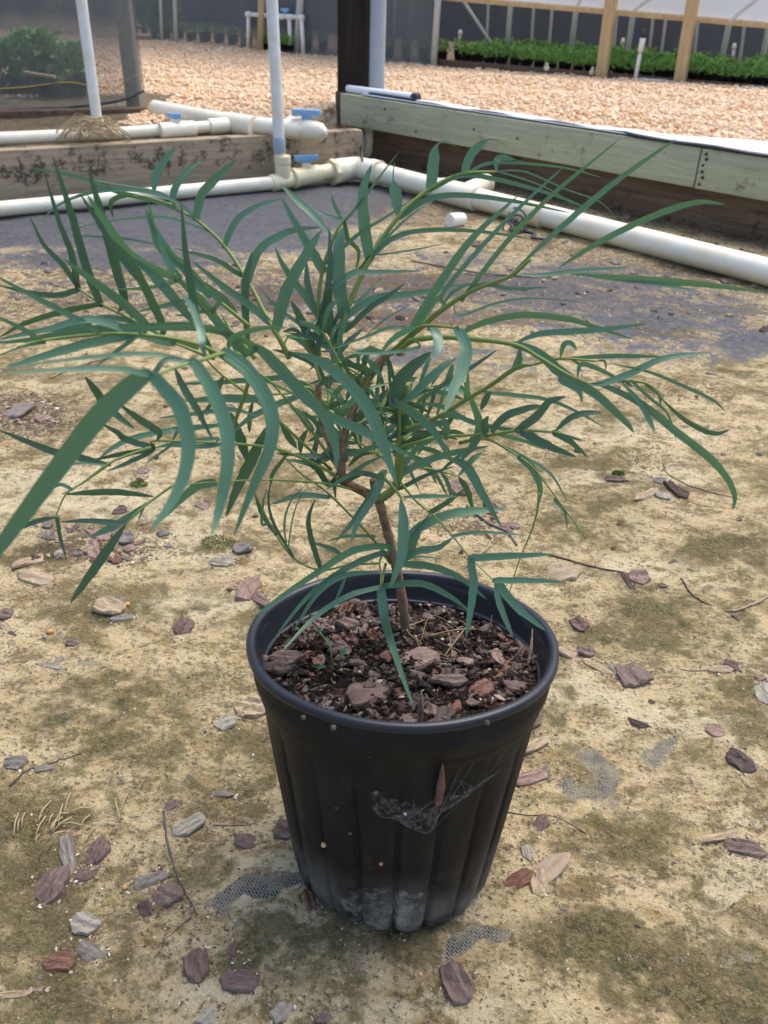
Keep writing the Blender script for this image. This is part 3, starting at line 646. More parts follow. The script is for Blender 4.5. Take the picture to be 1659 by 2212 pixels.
rear_pipes()
# loose fitting
def fitting():
    P = GG(985, 488); P.z += .013; D = Vector((-.72, -.62, .06)).normalized(); o0 = thing('pipe_coupling', 'small loose white pipe coupling lying open end forward on the ground', 'pipe fitting', (P.x, P.y, P.z - .013))
    D2 = -D; r = .0155; L = .042
    pts = [P - D * L * .5, P - D * L * .46, P - D * L * .1, P + D * L * .4, P + D * L * .5]; n = 24
    mb = MB(); mb.tube(pts + [P + D * L * .5, P + D * (L * .45), P - D * L * .2], [r * .80, r * .9, r, r * .97, r * .93, r * .72, r * .66, r * .64], n); q = mb.build('body', M_pvcC, o0); pvc_finish(q)
    mb = MB(); mb.tube([P - D * L * .19, P + D * L * .1], r * .62, n); mb.build('inner_plug', mat_simple('brown_lining', (.40, .28, .2), .2), o0)
fitting()
def coil():
    mb = MB(); c = GG(1112, 500); rr = random.Random(2)
    for k in range(5):
        r = .010 + .0028 * k; cc = c + Vector((rr.uniform(-.016, .016), rr.uniform(-.010, .010), .006 + .0035 * k)); t = rr.uniform(-.6, .6); pts = []
        for i in range(26):
            a = i / 25 * 5.4 + k; pts.append(cc + Vector((r * math.cos(a), r * math.sin(a) * .8, .012 * math.sin(a + t) + (0.018 if k == 3 else 0) * (math.sin(a) > 0))))
        mb.tube(pts, .0024, 8)
    mb.tube(catmull([c + Vector((.01, 0, .004)), c + Vector((.04, -.03, .004)), c + Vector((.03, -.06, .004)), c + Vector((.06, -.075, .004))], 12), .003, 8)
    tag(mb.build('tube_coil', M_wire), 'tangled dark grey tubing beside the right pipe', 'tubing')
    mb = MB(); P = [GG(1100, 540), GG(1050, 548), GG(1000, 540)]
    P = [GG(x, y) + Vector((0, 0, .004)) for x, y in ((1075, 622), (1160, 640), (1205, 650), (1290, 668), (1330, 662))]
    P2 = [GG(x, y) + Vector((0, 0, .004)) for x, y in ((1318, 668), (1390, 690), (1470, 712), (1560, 716))]
    P = [GG(x, y) + Vector((0, 0, .003)) for x, y in ((1325, 826), (1390, 835), (1440, 848))]
    mb.tube(catmull([GG(x, y) + Vector((0, 0, .003)) for x, y in ((1318, 825), (1330, 833), (1210, 612), (1100, 592))][2:] + [GG(1430, 660) + Vector((0, 0, .003))], 10), .0018, 6)
coil()
mb = MB(); mb.tube(catmull([GG(x, y) + Vector((0, 0, .003)) for x, y in ((1325, 828), (1222, 800))][:0] + [GG(x, y) + Vector((0, 0, .003)) for x, y in ((1322 * .6777, 0 + 830 * .72),)] [:0] + [GG(x, y) + Vector((0, 0, .003)) for x, y in ((890, 567), (960, 580), (1060, 596), (1190, 600))], 14), .0016, 6)
tag(mb.build('thin_cable', M_wire), 'thin dark cable trailing over the mud behind the plant', 'cable')
# ------------------------------------------------------------------ the yard behind
def on_line(x, y, off=0.0): return onvplane(x, y, WL_A + WL_n * off, WL_d)
def cloth_panel(name, P, Q, z0, z1, mat, label, amp=.02, nx=60, nz=6, cat='shade cloth'):
    V = []; Fc = []; D = Q - P; N = Vector((-D.y, D.x, 0)).normalized()
    for i in range(nx + 1):
        for j in range(nz + 1):
            s = i / nx; t = j / nz; p = P + D * s + N * amp * (math.sin(s * 37) * .5 + math.sin(s * 91 + 2 * t) * .3 + math.sin(t * 5 + s * 11) * .4)
            zb = z0(s) if callable(z0) else z0
            V.append((p.x, p.y, zb + (z1 - zb) * t))
    for i in range(nx):
        for j in range(nz): a = i * (nz + 1) + j; Fc.append((a, a + nz + 1, a + nz + 2, a + 1))
    o = mesh_obj(name, V, Fc, mat)
    if label: tag(o, label, cat)
    return o
B0 = WL_A + WL_n * 2.1 - WL_d * 6; B1 = WL_B + WL_n * 2.1 + WL_d * 4
cloth_panel('shade_cloth', B0, B1, -.05, 2.2, M_cloth, 'dark opaque shade cloth forming the far back wall of the growing house', .03, 120)
p937 = on_line(939, 131)
cloth_panel('shade_cloth', WL_A - WL_d * 5, Vector((p937.x, p937.y, 0)), -.02, 1.9, M_clothF, 'see-through dark shade cloth hung along the gravel, left of the green seedlings', .02, 110)
def pole(px, py, Pt, Ptop, r, mat, label, off=0, group=None, cat='pole', name='steel_pole'):
    b = onvplane(Pt[0], Pt[1], WL_A + WL_n * off, WL_d); t = onvplane(Ptop[0], Ptop[1], WL_A + WL_n * off, WL_d); d = (t - b)
    b2 = Vector((b.x, b.y, -.02)); t2 = t + d.normalized() * .5
    mb = MB(); mb.tube([b2, t2], r, 10); o = mb.build(name, mat); o.data.transform(Matrix.Translation(-b2)); o.location = b2
    return tag(o, label, cat, group)
GP = 'steel poles of the growing houses'
for i, (bx, by, tx, ty, r, off, lab) in enumerate([
    (350, 91, 347, 0, .012, .02, 'thin grey pole left of the dark bush behind the shade cloth'), (381, 93, 378, 0, .016, .02, 'grey pole just right of the dark bush behind the shade cloth'),
    (522, 100, 524, 0, .012, .02, 'thin grey pole left of the white pipe frame'), (640, 108, 648, 0, .024, -.02, 'thick grey pole between the two right legs of the white pipe frame'),
    (881, 126, 888, 0, .015, .03, 'dim grey pole behind the cloth right of the steel post'), (937, 131, 946, 0, .020, -.03, 'bright grey pole where the green seedlings begin'),
    (1094, 122, 1104, 0, .017, .5, 'grey pole just right of the diagonal brace'), (1232, 126, 1247, 0, .018, .6, 'grey pole left of the left tan wooden post'),
    (1352, 134, 1369, 23, .018, .7, 'grey pole between the two tan wooden posts'), (1556, 142, 1576, 47, .018, .8, 'grey pole right of the right tan wooden post'), (1645, 146, 1661, 60, .018, .85, 'grey pole at the far right edge')]):
    pole(0, 0, (bx, by), (tx, ty), r, M_steel2, lab, off, GP)
for i, (bx, tx) in enumerate([(1147, 1152), (1185, 1192), (1402, 1412), (1500, 1510), (1600, 1612), (1050, 1054), (730 + 120, 852), (1428, 1440), (1325, 1333)]):
    pole(0, 0, (bx, 112 + (bx - 1147) * .035), (tx, 30), .012, M_steel2, 'faint grey pole standing against the far dark shade cloth wall', 2.0, 'faint poles against the back wall')
b = on_line(1080, 122, .48); t = on_line(1000, 0, .48); mb = MB(); mb.tube([b, t + (t - b) * .4], .010, 8); tag(mb.build('diagonal_brace', M_steel2), 'thin grey diagonal brace leaning left above the seedlings', 'brace')
for (tx, ty, ax, ay, off) in ((1247, 14, 1262, -14, -.03), (1369, 23, 1400, 0, -.03), (1576, 47, 1622, 8, -.03), (1661, 60, 1700, 30, -.03)):
    t = on_line(tx, ty, off); a = on_line(ax, ay, off); e = a + (a - t) * 2.2 + Vector((0, 0, -.03))
    mb = MB(); mb.tube(catmull([t - (t - t) , t.lerp(a, .5) + Vector((0, 0, .004)), a, e], 12), .011, 8)
    tag(mb.build('roof_bow', M_steel2), {1247: 'curved steel roof bow above the left tan wooden post', 1369: 'curved steel roof bow between the tan wooden posts', 1576: 'curved steel roof bow right of the right wooden post', 1661: 'curved steel roof bow at the right edge of the view'}[tx], 'roof bow', 'roof bows')
for bx, by, tx, ty, lab in ((1296, 166, 1318, 0, 'tan wooden post, left one of two holding the long beam'), (1465, 182, 1495, 0, 'tan wooden post, right one of two holding the long beam')):
    b = on_line(bx, by, -.04); t = on_line(tx, ty, -.04); d = (t - b).normalized(); ww = .058
    X = WL_d * ww; mb = MB(); mb.box(Vector((b.x, b.y, -.03)) - X / 2, X, WL_n * ww, (t - b) + d * .45, .003)
    o = mb.build('wooden_post', M_woodP); o.data.transform(Matrix.Translation(-b)); o.location = b; tag(o, lab, 'post', 'tan wooden posts'); autosmooth(o)
ba = on_line(994, 4, .01); bb = on_line(1659, 62, .01); bt = on_line(1659, 51, .01); bd = bb - ba
def longbeam():
    D = bd.normalized(); A0 = ba - D * 1.6; mb = MB(); mb.box(A0, D * (bd.length + 3.0), WL_n * .04, (0, 0, (bt - bb).z + .004), .003)
    o = mb.build('wooden_beam', M_woodP); tag(o, 'long horizontal tan beam under the white plastic roof', 'beam'); autosmooth(o)
    V = []; Fc = []; n = 40
    for i in range(n + 1):
        p = A0 + D * (bd.length + 3.0) * i / n + Vector((0, 0, (bt - bb).z + .0))
        for j in range(9):
            t = j / 8; q = p + WL_n * (.012 + 2.1 * t) + Vector((0, 0, .006 + 1.25 * math.sin(t * 1.5))); V.append(q)
    for i in range(n):
        for j in range(8): a = i * 9 + j; Fc.append((a, a + 1, a + 10, a + 9))
    o = mesh_obj('plastic_roof', V, Fc, M_roof); tag(o, 'white translucent plastic roof rising behind the tan beam', 'roof')
longbeam()
q0 = on_line(1106, 144); q1 = on_line(1659, 201); q0.z = q1.z = 0; dq = (q1 - q0)
mb = MB(); mb.box(Vector((q0.x, q0.y, -.02)) - dq * .4, dq * 2.0, WL_n * .03, (0, 0, .05), .002); tag(mb.build('base_board', M_woodB), 'low brown edging board between the gravel and the seedlings', 'board')
# seedlings in pots
def foliage(name, parent, n, r, h, mat, ls, seed, z0=.0, up=.6):
    rr = random.Random(seed); V = []; Fc = []
    for k in range(n):
        a = rr.uniform(0, 6.283); d = r * math.sqrt(rr.random()); z = z0 + h * rr.random() ** .8; rad = d * (1 - .45 * (z - z0) / max(h, 1e-6))
        p = Vector((rad * math.cos(a), rad * math.sin(a), z)); dr = Vector((math.cos(a) * rr.uniform(.3, 1), math.sin(a) * rr.uniform(.3, 1), rr.uniform(.0, up * 2))).normalized()
        s = dr.cross(Vector((rr.uniform(-1, 1), rr.uniform(-1, 1), rr.uniform(-1, 1)))).normalized() * ls * .28; L = ls * rr.uniform(.6, 1.2); b = len(V)
        V += [p, p + dr * L * .5 + s, p + dr * L + Vector((0, 0, -L * .15)), p + dr * L * .5 - s]; Fc.append((b, b + 1, b + 2, b + 3))
    return mesh_obj(name, V, Fc, mat, parent)
def pot_small(name, parent, r, h, mat):
    pts = [(r * .78, 0), (r * .98, h * .9), (r * 1.06, h * .9), (r * 1.06, h), (r * .95, h), (r * .9, h * .85), (0.001, h * .85)]
    V = []; Fc = []; n = 12
    for (q, z) in pts:
        for k in range(n): a = 6.2832 * k / n; V.append((q * math.cos(a), q * math.sin(a), z))
    for i in range(len(pts) - 1):
        for k in range(n): Fc.append((i * n + k, i * n + (k + 1) % n, (i + 1) * n + (k + 1) % n, (i + 1) * n + k))
    return mesh_obj(name, V, Fc, mat, parent)
def copy_thing(src, loc, rz, sc, label=None):
    r = src.copy(); C.objects.link(r); r.location = loc; r.rotation_euler = (0, 0, rz); r.scale = (sc, sc, sc)
    if label: r['label'] = label
    for ch in list(src.children):
        c = ch.copy(); C.objects.link(c); c.parent = r
    return r
protos = []
for k in range(4):
    t = thing('potted_seedling', 'bright green seedling in a black pot in the dense rows at right', 'seedling', (0, 0, -5), 'potted seedlings in dense rows behind the edging board')
    pot_small('pot', t, .046, .085, M_pot); foliage('foliage', t, 85, .062, .085, M_seed, .034, 30 + k, .078); protos.append(t)
used = [False] * 4; rr = random.Random(11)
def seedling(P, lab=None, grp=None, sc=1):
    k = rr.randrange(4)
    if not used[k]: used[k] = True; o = protos[k]; o.location = P; o.rotation_euler = (0, 0, rr.uniform(0, 6)); o.scale = (sc,) * 3
    else: o = copy_thing(protos[k], P, rr.uniform(0, 6), sc)
    if lab: o['label'] = lab
    if grp: o['group'] = grp
    return o
st = on_line(1000, 135); st.z = 0
for row in range(8):
    for i in range(34):
        s = -.12 + i * .082 + (row % 2) * .04; off = .07 + row * .11
        if row > 4 and i % 2: continue
        if s < .30 and row == 0: continue
        p = st + WL_d * (s + rr.uniform(-.01, .01)) + WL_n * (off + rr.uniform(-.01, .01)); px, py = proj_np(p.x, p.y, p.z + .1)
        if px > 1700: continue
        seedling(Vector((p.x, p.y, 0)), 'bright green potted seedling, ' + ('front row' if row == 0 else ('second row' if row == 1 else 'rear rows')) + (' left of both tan posts' if px < 1290 else (' between the tan posts' if px < 1460 else ' right of both tan posts')), None, rr.uniform(.56, .74) * (1.08 if s > 1.9 else 1))
for row in range(2):
    for i in range(34):
        s = -.25 - i * .13 + (row % 2) * .05; p = st + WL_d * s + WL_n * (.22 + row * .13); px, py = proj_np(p.x, p.y, .1)
        if px < 330 or 715 < px < 835: continue
        seedling(Vector((p.x, p.y, 0)), 'green seedling in a black pot seen dimly through the front shade cloth', 'potted seedlings behind the front shade cloth', rr.uniform(.6, .75))
p = on_line(575, 106, -.04)
for i in range(7):
    px = 568 + i * 9.5; q = on_line(px, 107 + i * .8, -.07); seedling(Vector((q.x, q.y, 0)), 'bright green seedling in a black pot under the white pipe frame', 'potted seedlings under the white pipe frame', .6)
# bushes behind the cloth
for (px, py, r, h, lab) in ((335, 88, .16, .30, 'pale green bush behind the shade cloth beside the thin pole'), (366, 92, .12, .32, 'dark green bush between two thin poles behind the shade cloth')):
    q = on_line(px, py, .35); t = thing('bush', lab, 'bush', (q.x, q.y, 0)); foliage('foliage', t, 500, r, h, M_bushy, .05, 9, .02)
    mb = MB(); mb.tube([(q.x, q.y, 0), (q.x + .01, q.y, h * .6)], [.008, .004], 6); mb.build('trunk', M_trunk, t)
# white sprinkler riser
b = on_line(1371, 177, -.02); tp = on_line(1389, 82, -.02); tt = on_line(1391, 63, -.02)
t = thing('sprinkler_riser', 'white sprinkler riser with black head standing between the tan posts', 'sprinkler', b); b.z = 0
mb = MB(); mb.tube([b, b.lerp(tp, .62), b.lerp(tp, .64), b.lerp(tp, .68), b.lerp(tp, .70), tp], [.011, .011, .006, .006, .0155, .0155], 12); mb.build('riser', M_pvcC, t)
mb = MB(); mb.tube([tp, tp.lerp(tt, .4), tp.lerp(tt, .45), tt], [.010, .008, .014, .008], 10); mb.build('sprinkler_head', M_wire, t)
mb = MB(); mb.tube([b + Vector((0, 0, .012)), on_line(1442, 176, -.02) + Vector((0, 0, .0))], .009, 8); mb.build('feed_pipe', M_pvcC, t)
for (bx, by, tx, ty, off, lab) in ((1177 - 185, 117, 994, 74, 1.2, 'thin white sprinkler riser far back near the diagonal brace'), (1343, 119, 1345, 92, 1.6, 'faint white sprinkler riser against the back wall'), (1583, 128, 1585, 104, 1.6, 'faint white sprinkler riser far back on the right')):
    b = on_line(bx, by, off); tp = on_line(tx, ty, off); t = thing('sprinkler_riser', lab, 'sprinkler', b); mb = MB(); mb.tube([b, tp], .012, 8); mb.build('riser', M_steel2, t); mb = MB(); mb.tube([tp, tp + Vector((0, 0, .03))], [.018, .01], 8); mb.build('sprinkler_head', M_pvcC, t)
for (x, y, lab) in ((1181, 148, 'small cream plastic fitting on the edging board, left one'), (1279, 157, 'small cream plastic fitting beside the left tan post')):
    q = on_line(x, y, -.01); mb = MB(); mb.tube([q + Vector((0, 0, -.01)), q + Vector((0, 0, .01)), q + Vector((0, 0, .012)), q + Vector((0, 0, .03))], [.016, .016, .009, .007], 10); tag(mb.build('pipe_fitting', M_pvcY), lab, 'pipe fitting')
# white pipe frame on the left
def UU(x, y, o=-.05): return on_line(x, y, o)
t = thing('pipe_stand', 'white pipe frame with blue valve standing in front of the shade cloth', 'pipe stand', (UU(590, 104).x, UU(590, 104).y, 0)); r_ = .0135
def leg(x0, y0, x1, y1, nm='leg'):
    mb = MB(); a = UU(x0, y0); a.z = 0; mb.tube([a, UU(x1, y1)], r_, 10); mb.build(nm, M_pvcC, t)
leg(536, 102, 537, 32); leg(655, 104, 651, 36); leg(627, 104, 625, 36)
mb = MB(); mb.tube([UU(534, 31), UU(566, 33), UU(654, 38)], r_, 10)
for (x, y) in ((537, 31), (566, 33), (608, 36), (625, 37), (651, 38)): ring(mb, UU(x, y), UU(654, 38) - UU(534, 31), r_ * 1.35, .035, 10)
mb.build('crossbar', M_pvcC, t); handle(t, UU(616, 33), UU(654, 38) - UU(534, 31), .04, .06)
b = on_line(562, 105, -.12); tp = on_line(564, 0, -.12); mb = MB(); mb.tube([Vector((b.x, b.y, -.01)), tp + (tp - b) * .5], .021, 10); tag(mb.build('wooden_stake', M_woodP), 'round tan wooden stake in front of the white pipe frame', 'stake')
# near screen on the left with its post, hem, string and shrubs
S0 = G(-160, 252, OUT_H); S1 = G(316, 240, OUT_H); S0 = S0 - (S1 - S0) * 1.2; Dn = (S1 - S0)
def hem(s): return OUT_H + .025 - .018 * math.sin(s * 3.1) + (.03 * max(0, (s - .88) / .12) ** 2)
t0 = cloth_panel('shade_screen', S0, S1, hem, 1.4, M_clothN, None, .012, 90, 14)
tag(t0, 'grey see-through shade screen hanging at the upper left edge', 'screen')
mb = MB(); mb.tube([Vector(t0.data.vertices[i * 15].co) for i in range(91)], .0035, 6); h = mb.build('hem', M_wire); h.parent = t0
ys = [onvplane(x, y, S0 + Vector((0, -.006, 0)), Dn.normalized()) for x, y in ((-60, 194), (40, 189), (100, 182), (155, 178), (215, 190), (252, 191), (280, 168), (310, 160))]
mb = MB(); mb.tube(catmull(ys, 40), .0013, 6); h = mb.build('string', M_string); h.parent = t0
N_ = Vector((-Dn.y, Dn.x, 0)).normalized()
pp = onvplane(292, 230, S0 + N_ * .05, Dn.normalized()); mb = MB(); mb.box((pp.x - .026, pp.y, 0), (.040, 0, 0), (0, .04, 0), (0, 0, 1.5), .003)
tag(mb.build('timber_post', mat_simple('grey_post', (.26, .26, .23), .3)), 'grey timber post behind the right edge of the grey screen', 'post')
bp = onvplane(100, 262, S0 - N_ * .02, Dn.normalized()); mb = MB(); D_ = Dn.normalized()
mb.box(Vector((S0.x, S0.y, OUT_H - .03)) - N_ * .05 - D_ * .5, D_ * (Dn.length + .5), N_ * .04, (0, 0, .045), .004); tag(mb.build('damp_board', M_woodB), 'dark damp board under the hem of the grey screen', 'board')
mb = MB(); gq = onvplane(255, 233, S0 - N_ * .012, D_)
bm_ = []; n = 14
V = [];
mb.tube([gq + N_ * .002, gq - N_ * .004], .009, 14); tag(mb.build('grommet', mat_simple('teal_plastic', (.16, .34, .28), .1)), 'small teal disc clip at the hem of the screen', 'clip')
for (px, py, r, h, lab, sd) in ((20, 196, .10, .17, 'leafy green shrub in a black pot at the left edge behind the screen', 3), (92, 200, .11, .20, 'leafy green potted shrub behind the screen, left of the riser', 4), (150, 205, .10, .15, 'leafy green potted shrub hidden partly by the white riser', 5)):
    q = G(px, py, .07) ; q = onvplane(px, py, S0 + N_ * .42, D_); t = thing('potted_shrub', lab, 'shrub', (q.x, q.y, OUT_H - .02)); foliage('foliage', t, 420, r * .8, h * .62, M_bushy, .04, sd, .06); pot_small('pot', t, .065, .075, M_pot)
mb = MB(); a = onvplane(50, 160, S0 + N_ * .3, D_); b = onvplane(118, 171, S0 + N_ * .3, D_); mb.box(a, b - a, (0, .02, 0), (0, 0, .008), .001); tag(mb.build('wooden_stick', M_woodP), 'pale stick lying behind the screen below the shrubs', 'stick')

# ------------------------------------------------------------------ the nursery pot
PM = Matrix.Translation(POT_B) @ POT_R.to_4x4() @ Matrix.Diagonal((POT_S, POT_S, POT_S * POT_KZ, 1))
pot = thing('nursery_pot', 'black ribbed plastic nursery pot, dusty at the base, holding the plant', 'flower pot'); pot.matrix_world = PM
POT_H = .165; RT = .0762; RB = .0555; NR = 20
def flute(z, a):
    f = min(1, max(0, (.134 - z) / .03)); ph = (a * NR / (2 * math.pi)) % 1; d = abs(ph - .5) * 2        # 0 mid of rib ... 1 groove
    g = math.exp(-((1 - d) / .12) ** 2)
    return -f * g * (.0021 + .0020 * max(0, 1 - z / .12)) + f * .0005 * math.cos(d * 3.14)
def lathe(name, prof, n, mat, parent, rf=None):
    V = []; Fc = []
    for (r, z) in prof:
        for k in range(n):
            a = 2 * math.pi * k / n; rr_ = r + (rf(z, a) if rf else 0); V.append((rr_ * math.cos(a), rr_ * math.sin(a), z))
    for i in range(len(prof) - 1):
        for k in range(n): Fc.append((i * n + k, i * n + (k + 1) % n, (i + 1) * n + (k + 1) % n, (i + 1) * n + k))
    o = mesh_obj(name, V, Fc, mat, parent); return o
prof = []
for i in range(91):
    z = .150 * i / 90; r = RB + (RT - RB) * (z / .15) ** .92
    if z < .012: r -= .0022 * (1 - z / .012) ** 2
    if z > .134: r += .0012 * (1 - math.exp(-(z - .134) / .0006))
    if z > .142: r += .0012 * (1 - math.exp(-(z - .142) / .0006))
    prof.append((r, z))
prof += [(RT + .0020, .151), (RT + .0022, .1575), (RT + .0022, .160)]
n_ = 320; V = []; Fc = []
for (r, z) in prof:
    for k in range(n_):
        a = 2 * math.pi * k / n_; zz = z
        if z < .02:
            ph = (a * NR / (2 * math.pi)) % 1; d = abs(ph - .5) * 2; zz = z + (.0030 * math.exp(-((1 - d) / .3) ** 2)) * (1 - z / .02) + .0012 * math.sin(a * 3 + 1)
        rr_ = r + flute(z, a); V.append((rr_ * math.cos(a), rr_ * math.sin(a), zz))
m_ = len(prof)
for (r, z) in ((RT - .0004, .160), (RT - .0022, .140), (RT - .0075, .100), (.001, .100)):
    for k in range(n_): a = 2 * math.pi * k / n_; V.append((r * math.cos(a), r * math.sin(a), z))
for i in range(m_ + 3):
    for k in range(n_): Fc.append((i * n_ + k, i * n_ + (k + 1) % n_, (i + 1) * n_ + (k + 1) % n_, (i + 1) * n_ + k))
mesh_obj('body', V, Fc, M_pot, pot)
rim = [(RT - .0002, .1590), (RT + .0024, .1600), (RT + .0042, .1606), (RT + .0052, .1620), (RT + .0053, .1640), (RT + .0046, .1656), (RT + .0028, .1662), (RT + .0012, .1656), (RT + .0002, .1640), (RT - .0010, .1580), (RT - .0030, .1480), (RT - .0042, .1474), (RT - .0050, .1380)]
rim = [(p.x, p.y) for p in catmull([Vector((a, b_, 0)) for a, b_ in rim], 40)]
lathe('rim', rim, 200, M_rim, pot, lambda z, a: .0004 * math.sin(a * 2 + .5) + .00025 * math.sin(a * 7))
# soil surface
SOILZ = .1455
def soil_z(x, y): return SOILZ + .0035 * (math.exp(-(x * x + y * y) / .0012)) + (float(fbm(np.array([x * 90 + 9]), np.array([y * 90]), 4, 3)[0]) - .45) * .007 - .002
def build_soil():
    V = [(0, 0, soil_z(0, 0))]; Fc = []; nr, na = 46, 180
    for i in range(1, nr + 1):
        r = (RT - .0035) * i / nr
        for k in range(na):
            a = 2 * math.pi * k / na; x, y = r * math.cos(a), r * math.sin(a); V.append((x, y, soil_z(x, y) + rng.uniform(-.0009, .0009) - (.004 if i == nr else 0)))
    for k in range(na): Fc.append((0, 1 + k, 1 + (k + 1) % na))
    for i in range(nr - 1):
        for k in range(na): a = 1 + i * na; Fc.append((a + k, a + na + k, a + na + (k + 1) % na, a + (k + 1) % na))
    o = mesh_obj('potting_soil', V, Fc, M_soil, None, True); o.matrix_world = PM
    tag(o, 'dark potting mix filling the black pot', 'soil', kind='stuff')
build_soil()
# ------------------------------------------------------------------ bark chips
def chip_mesh(L, W, T, seed, kind='bark', n=26):
    r = random.Random(seed); V = []; Fc = []
    if kind == 'leaf':
        out = [(math.cos(a) * L / 2, math.sin(a) * W / 2 * (1 - .25 * abs(math.cos(a)) ** 2)) for a in (2 * math.pi * k / n for k in range(n))]
    else:
        nc = r.choice((5, 6, 6, 7, 8)) if n > 12 else r.choice((4, 5)); cs = []
        for k in range(nc):
            a = 2 * math.pi * (k + r.uniform(-.28, .28)) / nc; q = r.uniform(.82, 1.12); ca, sa = math.cos(a), math.sin(a)
            cs.append((math.copysign(abs(ca) ** .7, ca) * L / 2 * q, math.copysign(abs(sa) ** .7, sa) * W / 2 * q))
        per = [math.hypot(cs[(k + 1) % nc][0] - cs[k][0], cs[(k + 1) % nc][1] - cs[k][1]) for k in range(nc)]; tot = sum(per); out = []
        for i in range(n):
            d = tot * i / n; k = 0
            while d > per[k]: d -= per[k]; k += 1
            t = d / per[k]; x = cs[k][0] * (1 - t) + cs[(k + 1) % nc][0] * t; y = cs[k][1] * (1 - t) + cs[(k + 1) % nc][1] * t; j = 1 + r.uniform(-.055, .055)
            out.append((x * j, y * (j + r.uniform(-.03, .03))))
    bend = r.uniform(-.5, .5) if kind == 'bark' else r.uniform(.2, .6); tw = r.uniform(-.3, .3); f1, p1, p2 = r.uniform(5, 9), r.uniform(0, 6), r.uniform(0, 6)
    def zc(x, y): return bend * (y * y) / max(W, 1e-4) * .9 + tw * x * y / L + bend * .3 * x * x / L
    def ridge(x, y):
        if kind == 'leaf': return -.0 + .5 * abs(y) / W
        s_ = math.sin(y / W * f1 * 2 + p1 + 1.3 * math.sin(x / L * 4 + p2)); return .34 * (1 if s_ > .25 else (-.6 if s_ < -.5 else 0)) + .1 * math.sin(x / L * 11 + p2)
    rings = ((1.0, -.5), (1.03, -.1), (1.0, .25), (.93, .5), (.74, .6), (.5, .62), (.25, .6))
    for ri, (s, zt) in enumerate(rings):
        for k, (x, y) in enumerate(out):
            X, Y = x * s, y * s; V.append((X, Y, zc(X, Y) + T * (zt + (ridge(X, Y) + r.uniform(-.12, .12) if ri > 2 else 0))))
    V.append((0, 0, T * .6)); c = len(V) - 1; V.append((0, 0, -T * .5)); c2 = len(V) - 1
    for i in range(len(rings) - 1):
        for k in range(n): Fc.append((i * n + k, i * n + (k + 1) % n, (i + 1) * n + (k + 1) % n, (i + 1) * n + k))
    for k in range(n): Fc.append(((len(rings) - 1) * n + k, (len(rings) - 1) * n + (k + 1) % n, c)); Fc.append(((k + 1) % n, k, c2))
    return V, Fc
def put_chip(name, x, y, L, W, T, ang, mat, label, cat, seed, group=None, kind='bark', M0=None, z=None, tilt=None):
    V, Fc = chip_mesh(L, W, T, seed, kind, (26 if L > .012 else 12)); o = mesh_obj(name, V, Fc, mat, None, True)
    r = random.Random(seed + 99); tl = tilt if tilt is not None else .16
    zz = (gh(x, y) + T * .22) if z is None else z
    m = Matrix.Translation((x, y, zz)) @ Matrix.Rotation(ang, 4, 'Z') @ Matrix.Rotation(r.uniform(-tl, tl), 4, 'X') @ Matrix.Rotation(r.uniform(-tl, tl), 4, 'Y')
    o.matrix_world = (M0 @ m) if M0 is not None else m
    autosmooth(o, 28); return tag(o, label, cat, group)
